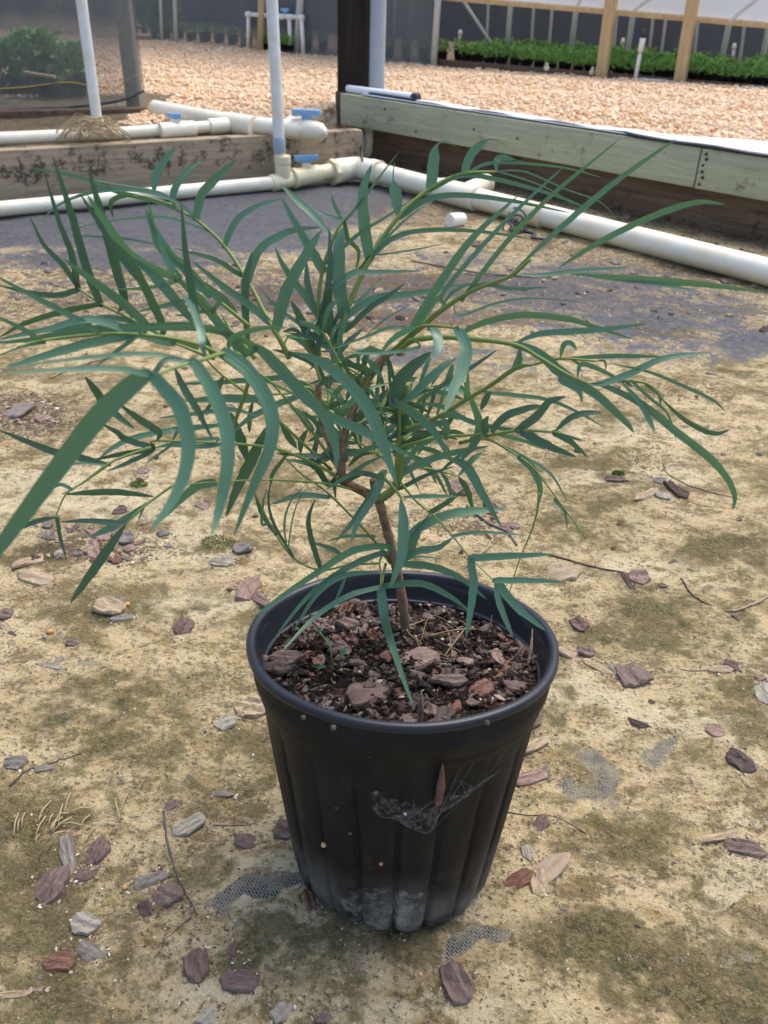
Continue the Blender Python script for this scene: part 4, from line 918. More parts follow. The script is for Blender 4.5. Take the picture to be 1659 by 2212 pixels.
# (px, py, length px, width px, image angle deg, material, label)
PUR, GRY, TAN, RED, DRK, PNK, LEAF, PGR = CH
GCH = [
 (425, 2083, 78, 62, 80, PUR, 'purple brown bark chip with notched sides, left of the broad flat one'),
 (517, 2120, 82, 58, 10, PUR, 'broad flat grey purple bark chip at the bottom, right of the notched one'),
 (500, 2055, 42, 20, 80, PUR, 'small upright purple bark chip just above the broad flat one'),
 (984, 2125, 95, 62, 62, PUR, 'big thick ridged purple bark chunk at the bottom centre right'),
 (670, 1950, 68, 36, 70, RED, 'dark red bark chunk leaning against the lower left foot of the pot'),
 (110, 1915, 100, 62, -55, PUR, 'large worn purple bark slab in the lower left cluster'),
 (148, 1850, 90, 36, 78, GRY, 'long grey bark strip above the large worn slab'),
 (210, 1840, 70, 45, -62, PUR, 'purple bark chip beneath the straw pieces at lower left'),
 (188, 1890, 70, 26, -20, PUR, 'narrow purple brown chip at the lower right of the straw cluster'),
 (322, 1900, 95, 34, -25, GRY, 'long grey brown bark piece left of the dark twig'),
 (360, 1935, 62, 70, 30, PUR, 'rounded purple brown chip under the dark twig'),
 (315, 1965, 40, 34, 60, DRK, 'small dark chip beneath the rounded purple one'),
 (185, 2000, 62, 52, 15, PGR, 'pale grey flaky bark chip with lichen at lower left'),
 (195, 2058, 72, 50, 20, GRY, 'dark grey flat bark chip under the pale lichen one'),
 (128, 2080, 78, 46, 5, RED, 'reddish brown flat bark chip at the lower left'),
 (412, 1785, 84, 34, -28, PGR, 'pale silver grey pointed bark sliver left of the pot'),
 (532, 1818, 56, 34, 15, PUR, 'small brown bark chip with a knob near the pot on the left'),
 (617, 1795, 60, 44, 10, PUR, 'purple bark chip tucked against the left side of the pot'),
 (544, 1530, 72, 42, 8, TAN, 'cracked tan wood chip just left of the pot rim'),
 (484, 1562, 60, 28, -20, PGR, 'grey layered bark chip below the cracked tan one'),
 (395, 1355, 46, 38, -35, PUR, 'dark purple bark chunk lying alone on the left'),
 (535, 1275, 62, 50, -60, PNK, 'pink brown bark slab left of the back of the pot'),
 (562, 1295, 52, 22, 40, PUR, 'thin purple bark sliver beside the pink slab'),
 (470, 1215, 34, 24, 20, PGR, 'small pale chip, left of a pair beneath the green moss'),
 (490, 1215, 34, 24, 20, PGR, 'small grey pink chip, right of a pair beneath the green moss'),
 (521, 1188, 50, 22, -8, GRY, 'dark grey oval bark chip beside the green moss'),
 (268, 1165, 50, 26, 12, GRY, 'dark grey flat chip at the right of the leafy litter pile'),
 (60, 1215, 84, 20, -22, TAN, 'long pale wood sliver left of the litter pile'),
 (75, 1250, 74, 32, 18, TAN, 'curled tan bark flake below the long pale sliver'),
 (200, 1190, 40, 34, 75, PNK, 'pink bark chip in the middle of the litter pile'),
 (165, 1192, 36, 26, 10, PUR, 'brown pink flat chip at the bottom of the litter pile'),
 (215, 1155, 52, 26, 20, PNK, 'pinkish bark flake at the top of the litter pile'),
 (235, 1205, 44, 26, -25, TAN, 'tan triangular chip under the dark hanging leaflet'),
 (235, 1315, 66, 38, 25, TAN, 'folded tan bark piece beside the orange stone'),
 (262, 1335, 60, 14, -10, GRY, 'thin grey stick-like bark piece below the orange stone'),
 (157, 1388, 32, 22, 10, PUR, 'small flat lilac brown chip below the bright orange stone'),
 (112, 1440, 46, 10, 8, PGR, 'slim pale grey sliver on the left'),
 (12, 1328, 34, 24, 10, PUR, 'brown chip cut by the left edge, upper one'),
 (14, 1355, 30, 18, 45, TAN, 'tan chip cut by the left edge, lower one'),
 (30, 1650, 60, 32, 8, GRY, 'weathered grey bark slab at the left edge'),
 (95, 1660, 60, 16, -15, GRY, 'grey ragged bark strip with dark ends on the left'),
 (258, 1105, 34, 16, 0, PUR, 'small dark triangular chip above the litter pile'),
 (310, 1017, 26, 18, 10, PNK, 'upper tan pink chip of a pair by the moss patch'), (309, 1032, 24, 16, 10, TAN, 'lower pale chip of a pair by the moss patch'),
 (440, 1092, 34, 18, 25, PNK, 'small curled pink bark flake on the left soil'),
 (1000, 1058, 60, 24, 0, PNK, 'pale pink flat chip behind the plant stem'),
 (1060, 1095, 50, 22, 60, DRK, 'dark purple knobbly bark piece right of the stem'),
 (1100, 1137, 44, 15, 5, PNK, 'thin oval pink chip right of the plant'),
 (1215, 1238, 82, 38, 3, TAN, 'large flat tan wood chip behind the right pot rim'),
 (1252, 1350, 46, 34, 35, PUR, 'purple brown bark chip right of the pot rim'),
 (1225, 1410, 54, 24, 25, TAN, 'tan wood chip just right of the rim'), (1265, 1408, 42, 26, 10, PUR, 'purple flake next to the tan chip right of the rim'),
 (1290, 1440, 88, 16, 30, TAN, 'long tan sliver running down from the rim chips'),
 (1365, 1462, 62, 56, 60, PUR, 'round layered purple bark chunk at the right'),
 (1330, 1452, 60, 16, 50, GRY, 'thin grey splinter behind the round bark chunk'),
 (1150, 1560, 40, 30, -30, PUR, 'small purple bark crumb just right of the pot'),
 (1152, 1612, 76, 26, -32, TAN, 'pale wood splinter sticking out behind the right side of the pot'),
 (1145, 1680, 84, 28, -12, PNK, 'reddish tan wood chip touching the right side of the pot'),
 (1170, 1780, 50, 36, -50, PUR, 'small purple bark chip right of the pot base'),
 (1124, 1900, 72, 36, -25, RED, 'wet dark red bark chunk beside the dry leaf'),
 (1142, 1845, 50, 34, 70, PGR, 'pale grey lichen-coated flake above the dry leaf'),
 (1165, 1908, 60, 42, 80, TAN, 'tan curled wood flake lying across the dry leaf'),
 (1387, 1567, 64, 18, 15, DRK, 'dark narrow bark sliver on the right'),
 (1600, 1643, 74, 42, 40, DRK, 'dark thick bark chunk at the right edge'),
 (1570, 1805, 130, 22, -12, TAN, 'long pale split wood splinter at the right edge'),
 (1610, 1830, 110, 34, 12, PUR, 'long cracked purple bark stick at the right edge'),
 (1650, 1500, 60, 34, 70, PGR, 'grey curled bark piece cut by the right edge'), (1640, 1465, 34, 26, 20, PNK, 'pink bark chip at the right edge above the curled one'),
 (1462, 1060, 64, 20, 40, DRK, 'dark forked twig chip right of the far litter'), (1400, 1068, 60, 12, -28, TAN, 'thin tan stalk in the small litter group at right'),
 (1430, 1072, 50, 16, 10, PGR, 'pale flake in the small litter group at right'), (1425, 1040, 34, 16, 10, GRY, 'grey flake above the small litter group at right'),
 (1330, 1035, 60, 14, 8, PUR, 'curved brown bark sliver left of the litter group'),
 (1380, 1250, 50, 24, 12, PNK, 'folded pale lilac flake right of the flat tan chip'), (1362, 1262, 64, 14, 55, DRK, 'dark narrow strip beneath the lilac flake'),
 (1430, 1265, 22, 12, 0, PUR, 'tiny purple flake right of the lilac flake'),
 (1580, 1440, 50, 18, 20, PUR, 'purple bark shard at the right below the branch tips'), (1555, 1447, 60, 16, 5, TAN, 'light brown splinter beside the purple shard'),
 (450, 2200, 60, 40, -50, PGR, 'dusty grey chip at the bottom edge'), (610, 2185, 64, 44, -50, PGR, 'pale layered chip cut by the bottom edge'), (700, 2200, 50, 30, -20, PUR, 'brown chip cut by the bottom edge near the centre'),
 (20, 2150, 120, 14, -6, TAN, 'long pale grass-like sliver at the bottom left'),
 (40, 890, 60, 26, -30, GRY, 'grey flake in the dark litter pile at the left edge'), (90, 905, 40, 16, -20, PNK, 'small pink brown flake beside the dark litter pile'),
 (370, 1742, 40, 16, -40, PUR, 'small curved brown chip at the top of the dark twig'),
 (480, 1715, 54, 16, 5, GRY, 'thin grey chip left of the pot, mid height'),
]
def px2world(px, py, Lp, Wp, ang):
    c = GG(px, py); a = R(ang); dx, dy = math.cos(a), math.sin(a)
    p1 = G(px + dx * Lp / 2, py + dy * Lp / 2, c.z); p0 = G(px - dx * Lp / 2, py - dy * Lp / 2, c.z); q1 = G(px - dy * Wp / 2, py + dx * Wp / 2, c.z); q0 = G(px + dy * Wp / 2, py - dx * Wp / 2, c.z)
    d = p1 - p0; return c, d.length, max(.0015, min((q1 - q0).length, d.length * .95)), math.atan2(d.y, d.x)
for i, (px, py, Lp, Wp, ang, m_, lab) in enumerate(GCH):
    c, L, W, a = px2world(px, py, Lp, Wp, ang); T = min(.0034, max(.0010, W * .16))
    put_chip('bark_chip' if m_ is not TAN else 'wood_chip', c.x, c.y, L, W, T, a, m_, lab, 'bark chip' if m_ is not TAN else 'wood chip', 100 + i, 'bark and wood chips scattered on the ground')
# dry leaf, pale round seed wing
c, L, W, a = px2world(1180, 1885, 118, 44, -35); put_chip('dry_leaf', c.x, c.y, L, W, .0012, a, LEAF, 'oval dry tan leaf lying right of the pot base', 'leaf', 900, kind='leaf')
c, L, W, a = px2world(1545, 1580, 46, 24, 15); put_chip('dry_leaf', c.x, c.y, L, W, .0012, a, PNK, 'small pale pink oval petal-like leaf at the right', 'leaf', 901, kind='leaf')
c, L, W, a = px2world(1395, 1502 * .683, 20, 10, 5)
# small flakes
def small_flakes():
    r = random.Random(17); k = 0; L0 = []
    zones = [((0, 1659), (560, 720), 90, (8, 18)), ((0, 1659), (720, 1000), 40, (9, 22)), ((60, 380), (1130, 1215), 34, (14, 34)), ((0, 1659), (1000, 1450), 34, (8, 22)), ((0, 560), (1450, 2200), 18, (7, 20)), ((1120, 1659), (1450, 2200), 18, (7, 20)), ((830, 1659), (420, 560), 36, (8, 16))]
    for (xa, xb), (ya, yb), n, (la, lb) in zones:
        for _ in range(n):
            px, py = r.uniform(xa, xb), r.uniform(ya, yb); Lp = r.uniform(la, lb); c, L, W, a = px2world(px, py, Lp, Lp * r.uniform(.2, .6), r.uniform(-40, 40))
            if max(sdist(c.x, c.y, BL_A, nL), sdist(c.x, c.y, BR_Q, nB)) > -.03: continue
            if (Vector((c.x, c.y)) - Vector((POT_B.x, POT_B.y))).length < .066: continue
            m = r.choice([PUR, PUR, GRY, GRY, TAN, PNK, PGR, RED, DRK]); cn = {PUR: 'purple brown', GRY: 'grey', TAN: 'tan', PNK: 'pinkish', PGR: 'pale grey', RED: 'reddish', DRK: 'blackish'}[m]; where = 'far back before the pipes' if py < 720 else ('behind the plant' if py < 1240 else ('close in front' if py > 1950 else 'beside the pot')) ; where += ', left side' if px < 620 else (', right side' if px > 1150 else ', middle')
            if W > L * .8: W = L * .8
            put_chip('bark_flake', c.x, c.y, L, W, min(.003, W * .25), a, m, 'small %s bark flake on the mud %s' % (cn, where), 'bark flake', 2000 + k, 'small bark flakes littering the ground', tilt=.25); k += 1
small_flakes()
# fine litter nobody could count
def litter():
    r = np.random.RandomState(8); V = []; Fc = []; 
    zones = [((0, 1659), (545, 740), 3200, (.002, .007)), ((0, 1659), (740, 1000), 900, (.0015, .005)), ((850, 1500), (400, 560), 500, (.003, .009)), ((0, 1659), (1000, 2212), 2600, (.0006, .0026)), ((100, 380), (1130, 1230), 160, (.002, .006)), ((0, 130), (850, 920), 200, (.002, .008)),
             ((860, 1180), (1060, 1180), 90, (.002, .005)), ((1000, 1659), (470, 640), 260, (.003, .008)), ((0, 700), (560, 640), 500, (.002, .005))]
    for (xa, xb), (ya, yb), n, (la, lb) in zones:
        for _ in range(n):
            c = G(r.uniform(xa, xb), r.uniform(ya, yb), 0)
            if max(sdist(c.x, c.y, BL_A, nL), sdist(c.x, c.y, BR_Q, nB)) > -.01: continue
            z = gh(c.x, c.y); L = r.uniform(la, lb); a = r.uniform(0, 6.28); d = Vector((math.cos(a), math.sin(a), r.uniform(-.2, .3))) * L / 2; s = Vector((-math.sin(a), math.cos(a), r.uniform(-.4, .4))) * L * r.uniform(.15, .35)
            p = Vector((c.x, c.y, z + L * .12)); b = len(V); up = Vector((0, 0, L * .12))
            V += [p - d, p + s, p + d, p - s, p + up]; Fc += [(b, b + 1, b + 4), (b + 1, b + 2, b + 4), (b + 2, b + 3, b + 4), (b + 3, b, b + 4)]
    for (px, py, Lp, Wp, ang, m_, lab) in GCH:
        for _ in range(int(10 + Lp * .35)):
            a = r.uniform(0, 6.28); k = r.uniform(.85, 1.5); c0, s0 = math.cos(R(ang)), math.sin(R(ang)); ex, ey = math.cos(a) * Lp / 2 * k, math.sin(a) * Wp / 2 * k
            c = G(px + ex * c0 - ey * s0, py + ex * s0 + ey * c0, 0); z = gh(c.x, c.y); L = r.uniform(.0008, .0035); a = r.uniform(0, 6.28); d = Vector((math.cos(a), math.sin(a), r.uniform(-.2, .3))) * L / 2; s = Vector((-math.sin(a), math.cos(a), r.uniform(-.4, .4))) * L * r.uniform(.15, .4)
            p = Vector((c.x, c.y, z + L * .12)); b = len(V); up = Vector((0, 0, L * .15)); V += [p - d, p + s, p + d, p - s, p + up]; Fc += [(b, b + 1, b + 4), (b + 1, b + 2, b + 4), (b + 2, b + 3, b + 4), (b + 3, b, b + 4)]
    bm = NB('litter'); t = bm.node('ShaderNodeNewGeometry'); rp = t.outputs['Random Per Island']
    c = bm.ramp(rp, [(0., (.06, .04, .03)), (.25, (.15, .10, .075)), (.5, (.24, .17, .13)), (.75, (.36, .28, .20)), (.92, (.5, .44, .34)), (1., (.7, .66, .56))]); bm.fin(c, .9, .15)
    o = mesh_obj('fine_litter', V, Fc, bm.m, None, False); tag(o, 'fine crumbs of bark and dead leaf scattered over the mud', 'litter', kind='stuff')
litter()
# pebbles
for i, (px, py, s, m, lab) in enumerate([(411, 620, 1, 0, 0)][:0] + [(108, 1366, 15, M_orange, 'bright orange angular stone on the left'), (275, 1307, 13, M_orange, 'rusty orange stone beside the folded bark'), (97, 1377, 11, PGR, 'small round olive pebble beside the bright orange stone'),
        (270, 1918, 12, M_orange, 'rounded orange stone in the lower left'), (606, 1890, 8, M_orange, 'tiny brown orange seed left of the pot'), (908, 2105, 8, M_peach, 'tiny pink orange pebble at bottom centre'), (1401, 1222, 9, M_peach, 'round peach pebble on the right'), (1385, 1033, 6, M_peach, 'peach pebble in the small litter group'),
        (1407, 1060, 10, M_peach, 'oval cream pebble right of the litter group'), (1172, 1518, 8, M_peach, 'small tan pebble right of the rim'), (1164, 1810, 6, M_bead, 'cream crumb below the purple chip right of the pot'), (560, 1228, 8, M_peach, 'yellowish pebble by the pink slab'), (40, 1283, 5, M_bead, 'tiny white shell on the left'), (410, 543, 6, M_bead, 'small white stone on the far fabric')]):
    c = GG(px, py); dep = (c - CAMP).dot(_F); r_ = s * .5 * dep / F_PX; bm = bmesh.new(); bmesh.ops.create_icosphere(bm, subdivisions=2, radius=r_)
    rr2 = random.Random(i)
    for v in bm.verts: v.co *= 1 + rr2.uniform(-.14, .14); v.co.z *= .7
    me = bpy.data.meshes.new('pebble'); bm.to_mesh(me); bm.free(); me.materials.append(m); me.polygons.foreach_set('use_smooth', [True] * len(me.polygons)); o = bpy.data.objects.new('pebble', me); link(o); o.location = (c.x, c.y, c.z + r_ * .4); tag(o, lab, 'pebble', 'pebbles on the ground')
# twigs and sticks
TW = [([(353, 1755), (362, 1820), (385, 1895), (424, 1975)], 5, M_wire, 'dark grey wavy twig left of the pot'), ([(455, 2035 - 80), (410, 1985), (380, 2010), (345, 2040)][1:], 3, DRK, 'thin brown stick below the dark twig'),
      ([(1185, 1200), (1280, 1225), (1370, 1242)], 5, DRK, 'dark stick behind the flat tan chip on the right'), ([(1000, 1120), (1050, 1150), (1060, 1175), (1010, 1225)][1:], 9, TAN, 'twisted pale dry stem behind the right pot rim'),
      ([(1010, 1095), (1060, 1135), (1095, 1150), (1115, 1180)], 8, GRY, 'grey forked dry stem running behind the twisted one'), ([(1470, 1250), (1500, 1290), (1540, 1310)], 4, DRK, 'thin curved dark twig on the right'), ([(1659, 1290), (1600, 1318), (1560, 1320)], 7, TAN, 'pale curved stem at the right edge'),
      ([(1430, 1000), (1450, 1030), (1520, 1060), (1600, 1080)], 2.5, DRK, 'long thin twig beyond the litter group'), ([(630, 1858), (700, 1838), (760, 1835)][:0] or [(625 * .74, 1858 * .96), (530, 1775 + 8), (560, 1775)], 3, GRY, 'thin pale stick left of the pot foot'),
      ([(1090, 1755), (1140, 1762), (1200, 1765), (1280, 1810)], 2.6, DRK, 'thin wiry twig right of the pot base'), ([(110, 818), (150, 800), (240, 765 + 8), (245, 775)][:3], 6, TAN, 'pale curved stem flake on the far left'), ([(1560, 1445), (1500, 1450), (1470, 1447)], 4, TAN, 'pale thin sliver on the right'), ([(20, 1700), (60, 1665), (110, 1650), (175, 1628)], 5, DRK, 'dark ragged twig at the left edge')]
for pts, wpx, m, lab in TW:
    P = []; 
    for x, y in pts: c = GG(x, y); P.append(c)
    rad = wpx / 2 * (P[0] - CAMP).dot(_F) / F_PX; P = catmull(P, 18); rt = random.Random(len(lab)); P = [p + Vector((rt.uniform(-1, 1), rt.uniform(-1, 1), 0)) * rad * .5 + Vector((0, 0, gh(p.x, p.y) - p.z + rad * .8)) for p in P]
    mb = MB(); mb.tube(P, [rad * (.6 + .6 * rt.random()) * (1 - .5 * i / 18) for i in range(19)], 7); tag(mb.build('twig', m), lab, 'twig')
# straw pieces (lower left)
r = random.Random(4)
for k in range(26):
    x = r.choice([r.gauss(75, 30), r.gauss(115, 20), r.gauss(200, 40), r.gauss(110, 25)]); y = 1800 + r.gauss(0, 22) - (x - 75) * .1; a = R(r.choice([r.gauss(-72, 12), r.gauss(-72, 12), r.gauss(-25, 15)])); Lp = r.uniform(16, 62)
    c0 = GG(x, y); c1 = G(x + math.cos(a) * Lp, y + math.sin(a) * Lp, c0.z + .002); mb = MB(); mb.tube([c0 + Vector((0, 0, .001)), c0.lerp(c1, .5) + Vector((0, 0, .003)), c1], .00045, 5)
    tag(mb.build('straw', M_root), 'thin pale straw stub sprouting among the lower left bark chips', 'straw', 'straw stubs at lower left')
# moss tufts
for (px, py, wpx, hpx, lab) in ((472, 1172, 76, 24, 'bright green moss cushion on the left soil'), (300, 1048, 40, 12, 'small faint moss tuft above the litter pile'), (1000 * 1.335, 1035 - 10, 30, 8, 'tiny moss tuft on the right soil')):
    c = GG(px, py); dep = (c - CAMP).dot(_F); rx = wpx / 2 * dep / F_PX; V = []; Fc = []; rm = random.Random(px)
    for k in range(420):
        a = rm.uniform(0, 6.28); d = math.sqrt(rm.random()); x, y = rx * d * math.cos(a), rx * .7 * d * math.sin(a); h_ = .0035 * (1 - d * d) + .0012; p = Vector((x, y, rm.random() * h_)); u = Vector((rm.uniform(-1, 1), rm.uniform(-1, 1), rm.uniform(.3, 1.4))).normalized() * .0016; s = u.cross(Vector((rm.uniform(-1, 1), rm.uniform(-1, 1), 0.1))).normalized() * .0006; b = len(V); V += [p - s, p + s, p + u]; Fc.append((b, b + 1, b + 2))
    o = mesh_obj('moss', V, Fc, M_moss, None, False, c); tag(o, lab, 'moss', kind='stuff')

# ------------------------------------------------------------------ things in the pot
PMi = PM.inverted()
def soil_hit(px, py):
    o = PMi @ CAMP; d = PMi.to_3x3() @ ray(px, py); t = (SOILZ + .001 - o.z) / d.z; p = o + d * t; return p
def soil_chip(px, py, Lp, Wp, ang, m, lab, i, grp, T=None, name='bark_chip', cat='bark chip', tilt=.22):
    a = R(ang); c = soil_hit(px, py); p1 = soil_hit(px + math.cos(a) * Lp / 2, py + math.sin(a) * Lp / 2); q1 = soil_hit(px - math.sin(a) * Wp / 2, py + math.cos(a) * Wp / 2); d = p1 - c
    if math.hypot(c.x, c.y) + d.length > RT - .001 and grp != 'big': 
        k = (RT - .002 - d.length) / max(math.hypot(c.x, c.y), 1e-4)
        if k < 0: return
        c.x *= min(1, k); c.y *= min(1, k)
    L = d.length * 2; W = min((q1 - c).length * 2, L * .9)
    put_chip(name, c.x, c.y, L, W, T or max(.001, min(.0028, W * .18)), math.atan2(d.y, d.x), m, lab, cat, 5000 + i, 'bark chips in the pot', M0=PM, z=soil_z(c.x, c.y) + (.0012 if grp != 'big' else .0036), tilt=tilt)
SCH = [(792, 1500, 112, 80, -10, PUR, 'large flat rounded bark chip at the front left inside the pot'), (898, 1430, 120, 42, -10, PNK, 'long pinkish bark chip in the middle of the pot'), (838, 1432, 50, 36, 20, RED, 'reddish chip end left of the long pinkish bark chip'),
 (760, 1290 + 5, 78, 32, 22, PUR, 'brown bark chip behind the weed seedling, upper'), (750, 1325 + 30 - 4, 52, 34, 25, PUR, 'purple oval bark chip behind the weed seedling'), (735, 1400, 92, 28, 55, PUR, 'slanted brown bark strip right of the weed seedling'),
 (620, 1425, 90, 30, 2, PUR, 'flat brown bark chip at the left edge of the pot'), (600, 1445, 70, 36, 8, DRK, 'dark wet bark chip at the far left of the soil'), (965, 1478, 100, 32, 5, PUR, 'flat purple bark chip right of the front leaflet'), (1040, 1490, 60, 36, -20, RED, 'dark red bark chip at front right in the pot'),
 (1135, 1390, 70, 38, 60, PUR, 'flat brown chip near the right wall of the pot'), (1110, 1485, 72, 30, 15, PUR, 'long brown chip at the right front of the pot'), (1110, 1330, 54, 26, 10, PUR, 'brown bark chip at the right back of the pot'), (948, 1270, 60, 20, 0, PUR, 'flat bark chip at the back of the pot'),
 (930, 1255, 36, 16, -30, TAN, 'tan wood sliver at the back of the pot'), (700, 1350, 60, 40, 50, PUR, 'sloping brown chip at the left back in the pot'), (870, 1222 + 48, 44, 34, 0, PUR, 'round brown chip just behind the stem'), (925, 1336, 40, 30, 10, PUR, 'small square brown chip right of the stem'),
 (660, 1300, 50, 30, 50, PUR, 'brown chip leaning at the back left wall'), (1075, 1420, 40, 22, 60, PNK, 'small upright pink chip right of centre'), (1005, 1435, 40, 22, 30, PNK, 'small pink chip at centre right'), (1020, 1495 + 30, 36, 28, 20, PUR, 'brown chip at the front edge'), (930, 1540, 34, 52, 80, PUR, 'upright brown chip at the front edge of the soil'),
 (880, 1560, 44, 26, 30, PUR, 'brown chip pressed against the front wall'), (690, 1440, 36, 26, 40, RED, 'red brown crumb left of the slanted strip'), (770, 1440, 44, 24, -10, PUR, 'brown chip left of the long pinkish one'), (1050, 1360, 40, 26, -20, DRK, 'dark chip by the curled roots'), (700, 1245 + 10, 34, 20, 60, TAN, 'pale curled wood scrap at the back left'),
 (1080, 1280, 40, 20, 20, PUR, 'brown chip at the back right of the pot'), (985, 1380, 40, 26, 0, PUR, 'brown chip right of the stem near the roots')]
for i, (px, py, L, W, a, m, lab) in enumerate(SCH): soil_chip(px, py, L * .86, W * .84, a, m, lab, i, 'big')
r = random.Random(21)
for k in range(290):
    rad = (RT - .006) * math.sqrt(r.random()); a = r.uniform(0, 6.283); x, y = rad * math.cos(a), rad * math.sin(a)
    if math.hypot(x, y) < .006: continue
    L = r.uniform(.004, .011) if k > 150 else r.uniform(.009, .018); W = L * r.uniform(.3, .75); m = r.choice([PUR, DRK, RED, DRK, PUR, GRY, DRK, PUR]); cn = {PUR: 'purple brown', GRY: 'grey', PNK: 'pinkish', RED: 'reddish', DRK: 'blackish'}[m]; where = ('back' if y > .02 else ('front' if y < -.02 else 'middle')) + (' left' if x < -.02 else (' right' if x > .02 else ' centre'))
    put_chip('bark_fragment', x, y, L, W, max(.0008, W * .22), r.uniform(0, 6.28), m, 'small %s bark fragment on the potting mix, %s of the pot' % (cn, where), 'bark fragment', 7000 + k, 'small bark fragments in the pot', M0=PM, z=soil_z(x, y) + .0004 + r.random() * .001, tilt=.5)
def soil_litter():
    rs = np.random.RandomState(2); V = []; Fc = []
    for k in range(3400):
        rad = (RT - .0045) * math.sqrt(rs.rand()); a = rs.rand() * 6.283; x, y = rad * math.cos(a), rad * math.sin(a); z = SOILZ + .0008; L = rs.uniform(.001, .005) * (1.5 if rs.rand() < .1 else 1); t = rs.rand() * 6.28
        d = Vector((math.cos(t), math.sin(t), rs.uniform(-.5, .5))) * L / 2; s = Vector((-math.sin(t), math.cos(t), rs.uniform(-.5, .5))) * L * rs.uniform(.1, .4); p = Vector((x, y, z + rs.uniform(-.001, .002) + .003 * math.exp(-(x * x + y * y) / .0012))); b = len(V); up = Vector((0, 0, L * .2))
        V += [p - d, p + s, p + d, p - s, p + up]; Fc += [(b, b + 1, b + 4), (b + 1, b + 2, b + 4), (b + 2, b + 3, b + 4), (b + 3, b, b + 4)]
    bm = NB('soil_litter'); t = bm.node('ShaderNodeNewGeometry'); c = bm.ramp(t.outputs['Random Per Island'], [(0., (.008, .006, .005)), (.6, (.022, .015, .011)), (.86, (.06, .038, .03)), (.97, (.15, .10, .075)), (1., (.40, .34, .25))]); bm.fin(c, .9, .15)
    o = mesh_obj('soil_crumbs', V, Fc, bm.m, None, False); o.matrix_world = PM; tag(o, 'dark crumbs of composted bark covering the potting mix', 'crumbs', kind='stuff')
soil_litter()
def ball(name, M0, p, rad, mat, lab, cat, grp, seed=1, sub=2):
    bm = bmesh.new(); bmesh.ops.create_icosphere(bm, subdivisions=sub, radius=rad); q = random.Random(seed)
    for v in bm.verts: v.co *= 1 + q.uniform(-.07, .07)
    me = bpy.data.meshes.new(name); bm.to_mesh(me); bm.free(); me.materials.append(mat); me.polygons.foreach_set('use_smooth', [True] * len(me.polygons)); o = bpy.data.objects.new(name, me); link(o); o.matrix_world = M0 @ Matrix.Translation(p); return tag(o, lab, cat, grp)
M_beadg = mat_simple('green_grey_bead', (.34, .36, .22), .3, 400, .5)
for i, (px, py, s) in enumerate([(970, 1345, 7), (960, 1310, 6), (938, 1300, 4), (908, 1305, 4), (955, 1390, 4), (970, 1398, 4), (918, 1357, 5), (1020, 1355, 5), (880, 1375, 4), (945, 1432, 4.5), (1065, 1510, 8), (1037, 1512, 5), (858, 1408, 4), (742, 1412, 3.5), (1000, 1320, 5), (840, 1400, 3.5), (897, 1378, 3), (990, 1362, 4), (776, 1460, 3.5), (1055, 1450, 3.5), (690, 1360, 3)]):
    p = soil_hit(px, py); p.z = soil_z(p.x, p.y) + .0022; rad = s * .47 / F_PX; ball('fertiliser_bead', PM, p, rad, M_bead if i % 3 else M_beadg, 'tiny round pale fertiliser bead on the potting mix', 'bead', 'fertiliser beads in the pot', i)
# coiled white seed head
p = soil_hit(1136, 1357); V0 = MB(); 
for k in range(11):
    a = k / 11 * 5.6; ctr = p + Vector((.0022 * math.cos(a), .0022 * math.sin(a), .004)); V0.tube([ctr, ctr + Vector((math.cos(a) * .0018, math.sin(a) * .0018, .0006)), ctr + Vector((math.cos(a) * .0028, math.sin(a) * .0028, .0001))], [.0006, .0007, .0004], 6)
V0.tube([p + Vector((.0022 * math.cos(a / 10), .0022 * math.sin(a / 10), .004)) for a in range(56)], .0007, 6)
o = V0.build('seed_head', M_white); o.data.transform(Matrix.Translation(-p)); o.matrix_world = PM @ Matrix.Translation(p); tag(o, 'small coiled white seed head near the right wall inside the pot', 'seed head')
# upright slivers in the soil and one stuck to the pot
def sliver(P, Q, wpx, mat, lab, name='wood_sliver'):
    mb = MB(); mb.tube(catmull([P, P.lerp(Q, .5) + Vector((.0006, 0, 0)), Q], 8), [wpx * .4, wpx, wpx * .9, wpx, wpx * 1.1, wpx * .8, wpx * .7, wpx * .4, wpx * .15], 6); return tag(mb.build(name, mat), lab, 'sliver')
a = PM @ soil_hit(905, 1568); sliver(a, AY(910, 1492, a.y + .002), .0014, PNK, 'thin upright wood sliver at the front of the pot')
a = PM @ soil_hit(1140, 1440); sliver(a, a + Vector((.002, .012, .018)), .0009, TAN, 'thin brown stalk leaning on the right wall inside the pot')
a = PM @ soil_hit(1052, 1365); sliver(a, a + Vector((.002, .002, .012)), .0006, TAN, 'short pale stalk standing right of the curled roots')
# weed seedling
def weed():
    b = PM @ soil_hit(718, 1452); t = thing('weed_seedling', 'tiny green weed seedling growing at the left in the pot', 'weed', b)
    def W(x, y, dy=0): return AY(x, y, b.y + dy)
    top = W(690, 1365, .004); br = W(735, 1415, .002)
    mb = MB(); mb.tube(catmull([b, W(716, 1420), W(712, 1395, .002), top], 12), .0005, 6); mb.tube(catmull([W(717, 1430), W(728, 1418), br], 8), .0004, 6); mb.build('stem', M_stalk, t)
    for P, Q in ((top, W(681, 1352, .004)), (top, W(700, 1355, .006)), (W(712, 1395, .002), W(705, 1372, .004)), (br, W(750, 1395, .004)), (br, W(752, 1404, .004)), (br, W(740, 1402, .0)), (b + Vector((0, 0, .001)), W(722, 1442)), (W(706, 1440), W(672, 1438, .003))):
        d = Q - P; s = d.cross(ray(700, 1400)).normalized() * d.length * .18; mesh = [P, P + d * .5 + s, Q, P + d * .5 - s]; o = mesh_obj('leaf', mesh, [(0, 1, 2, 3)], M_leafY); child_local(o, t)
weed()
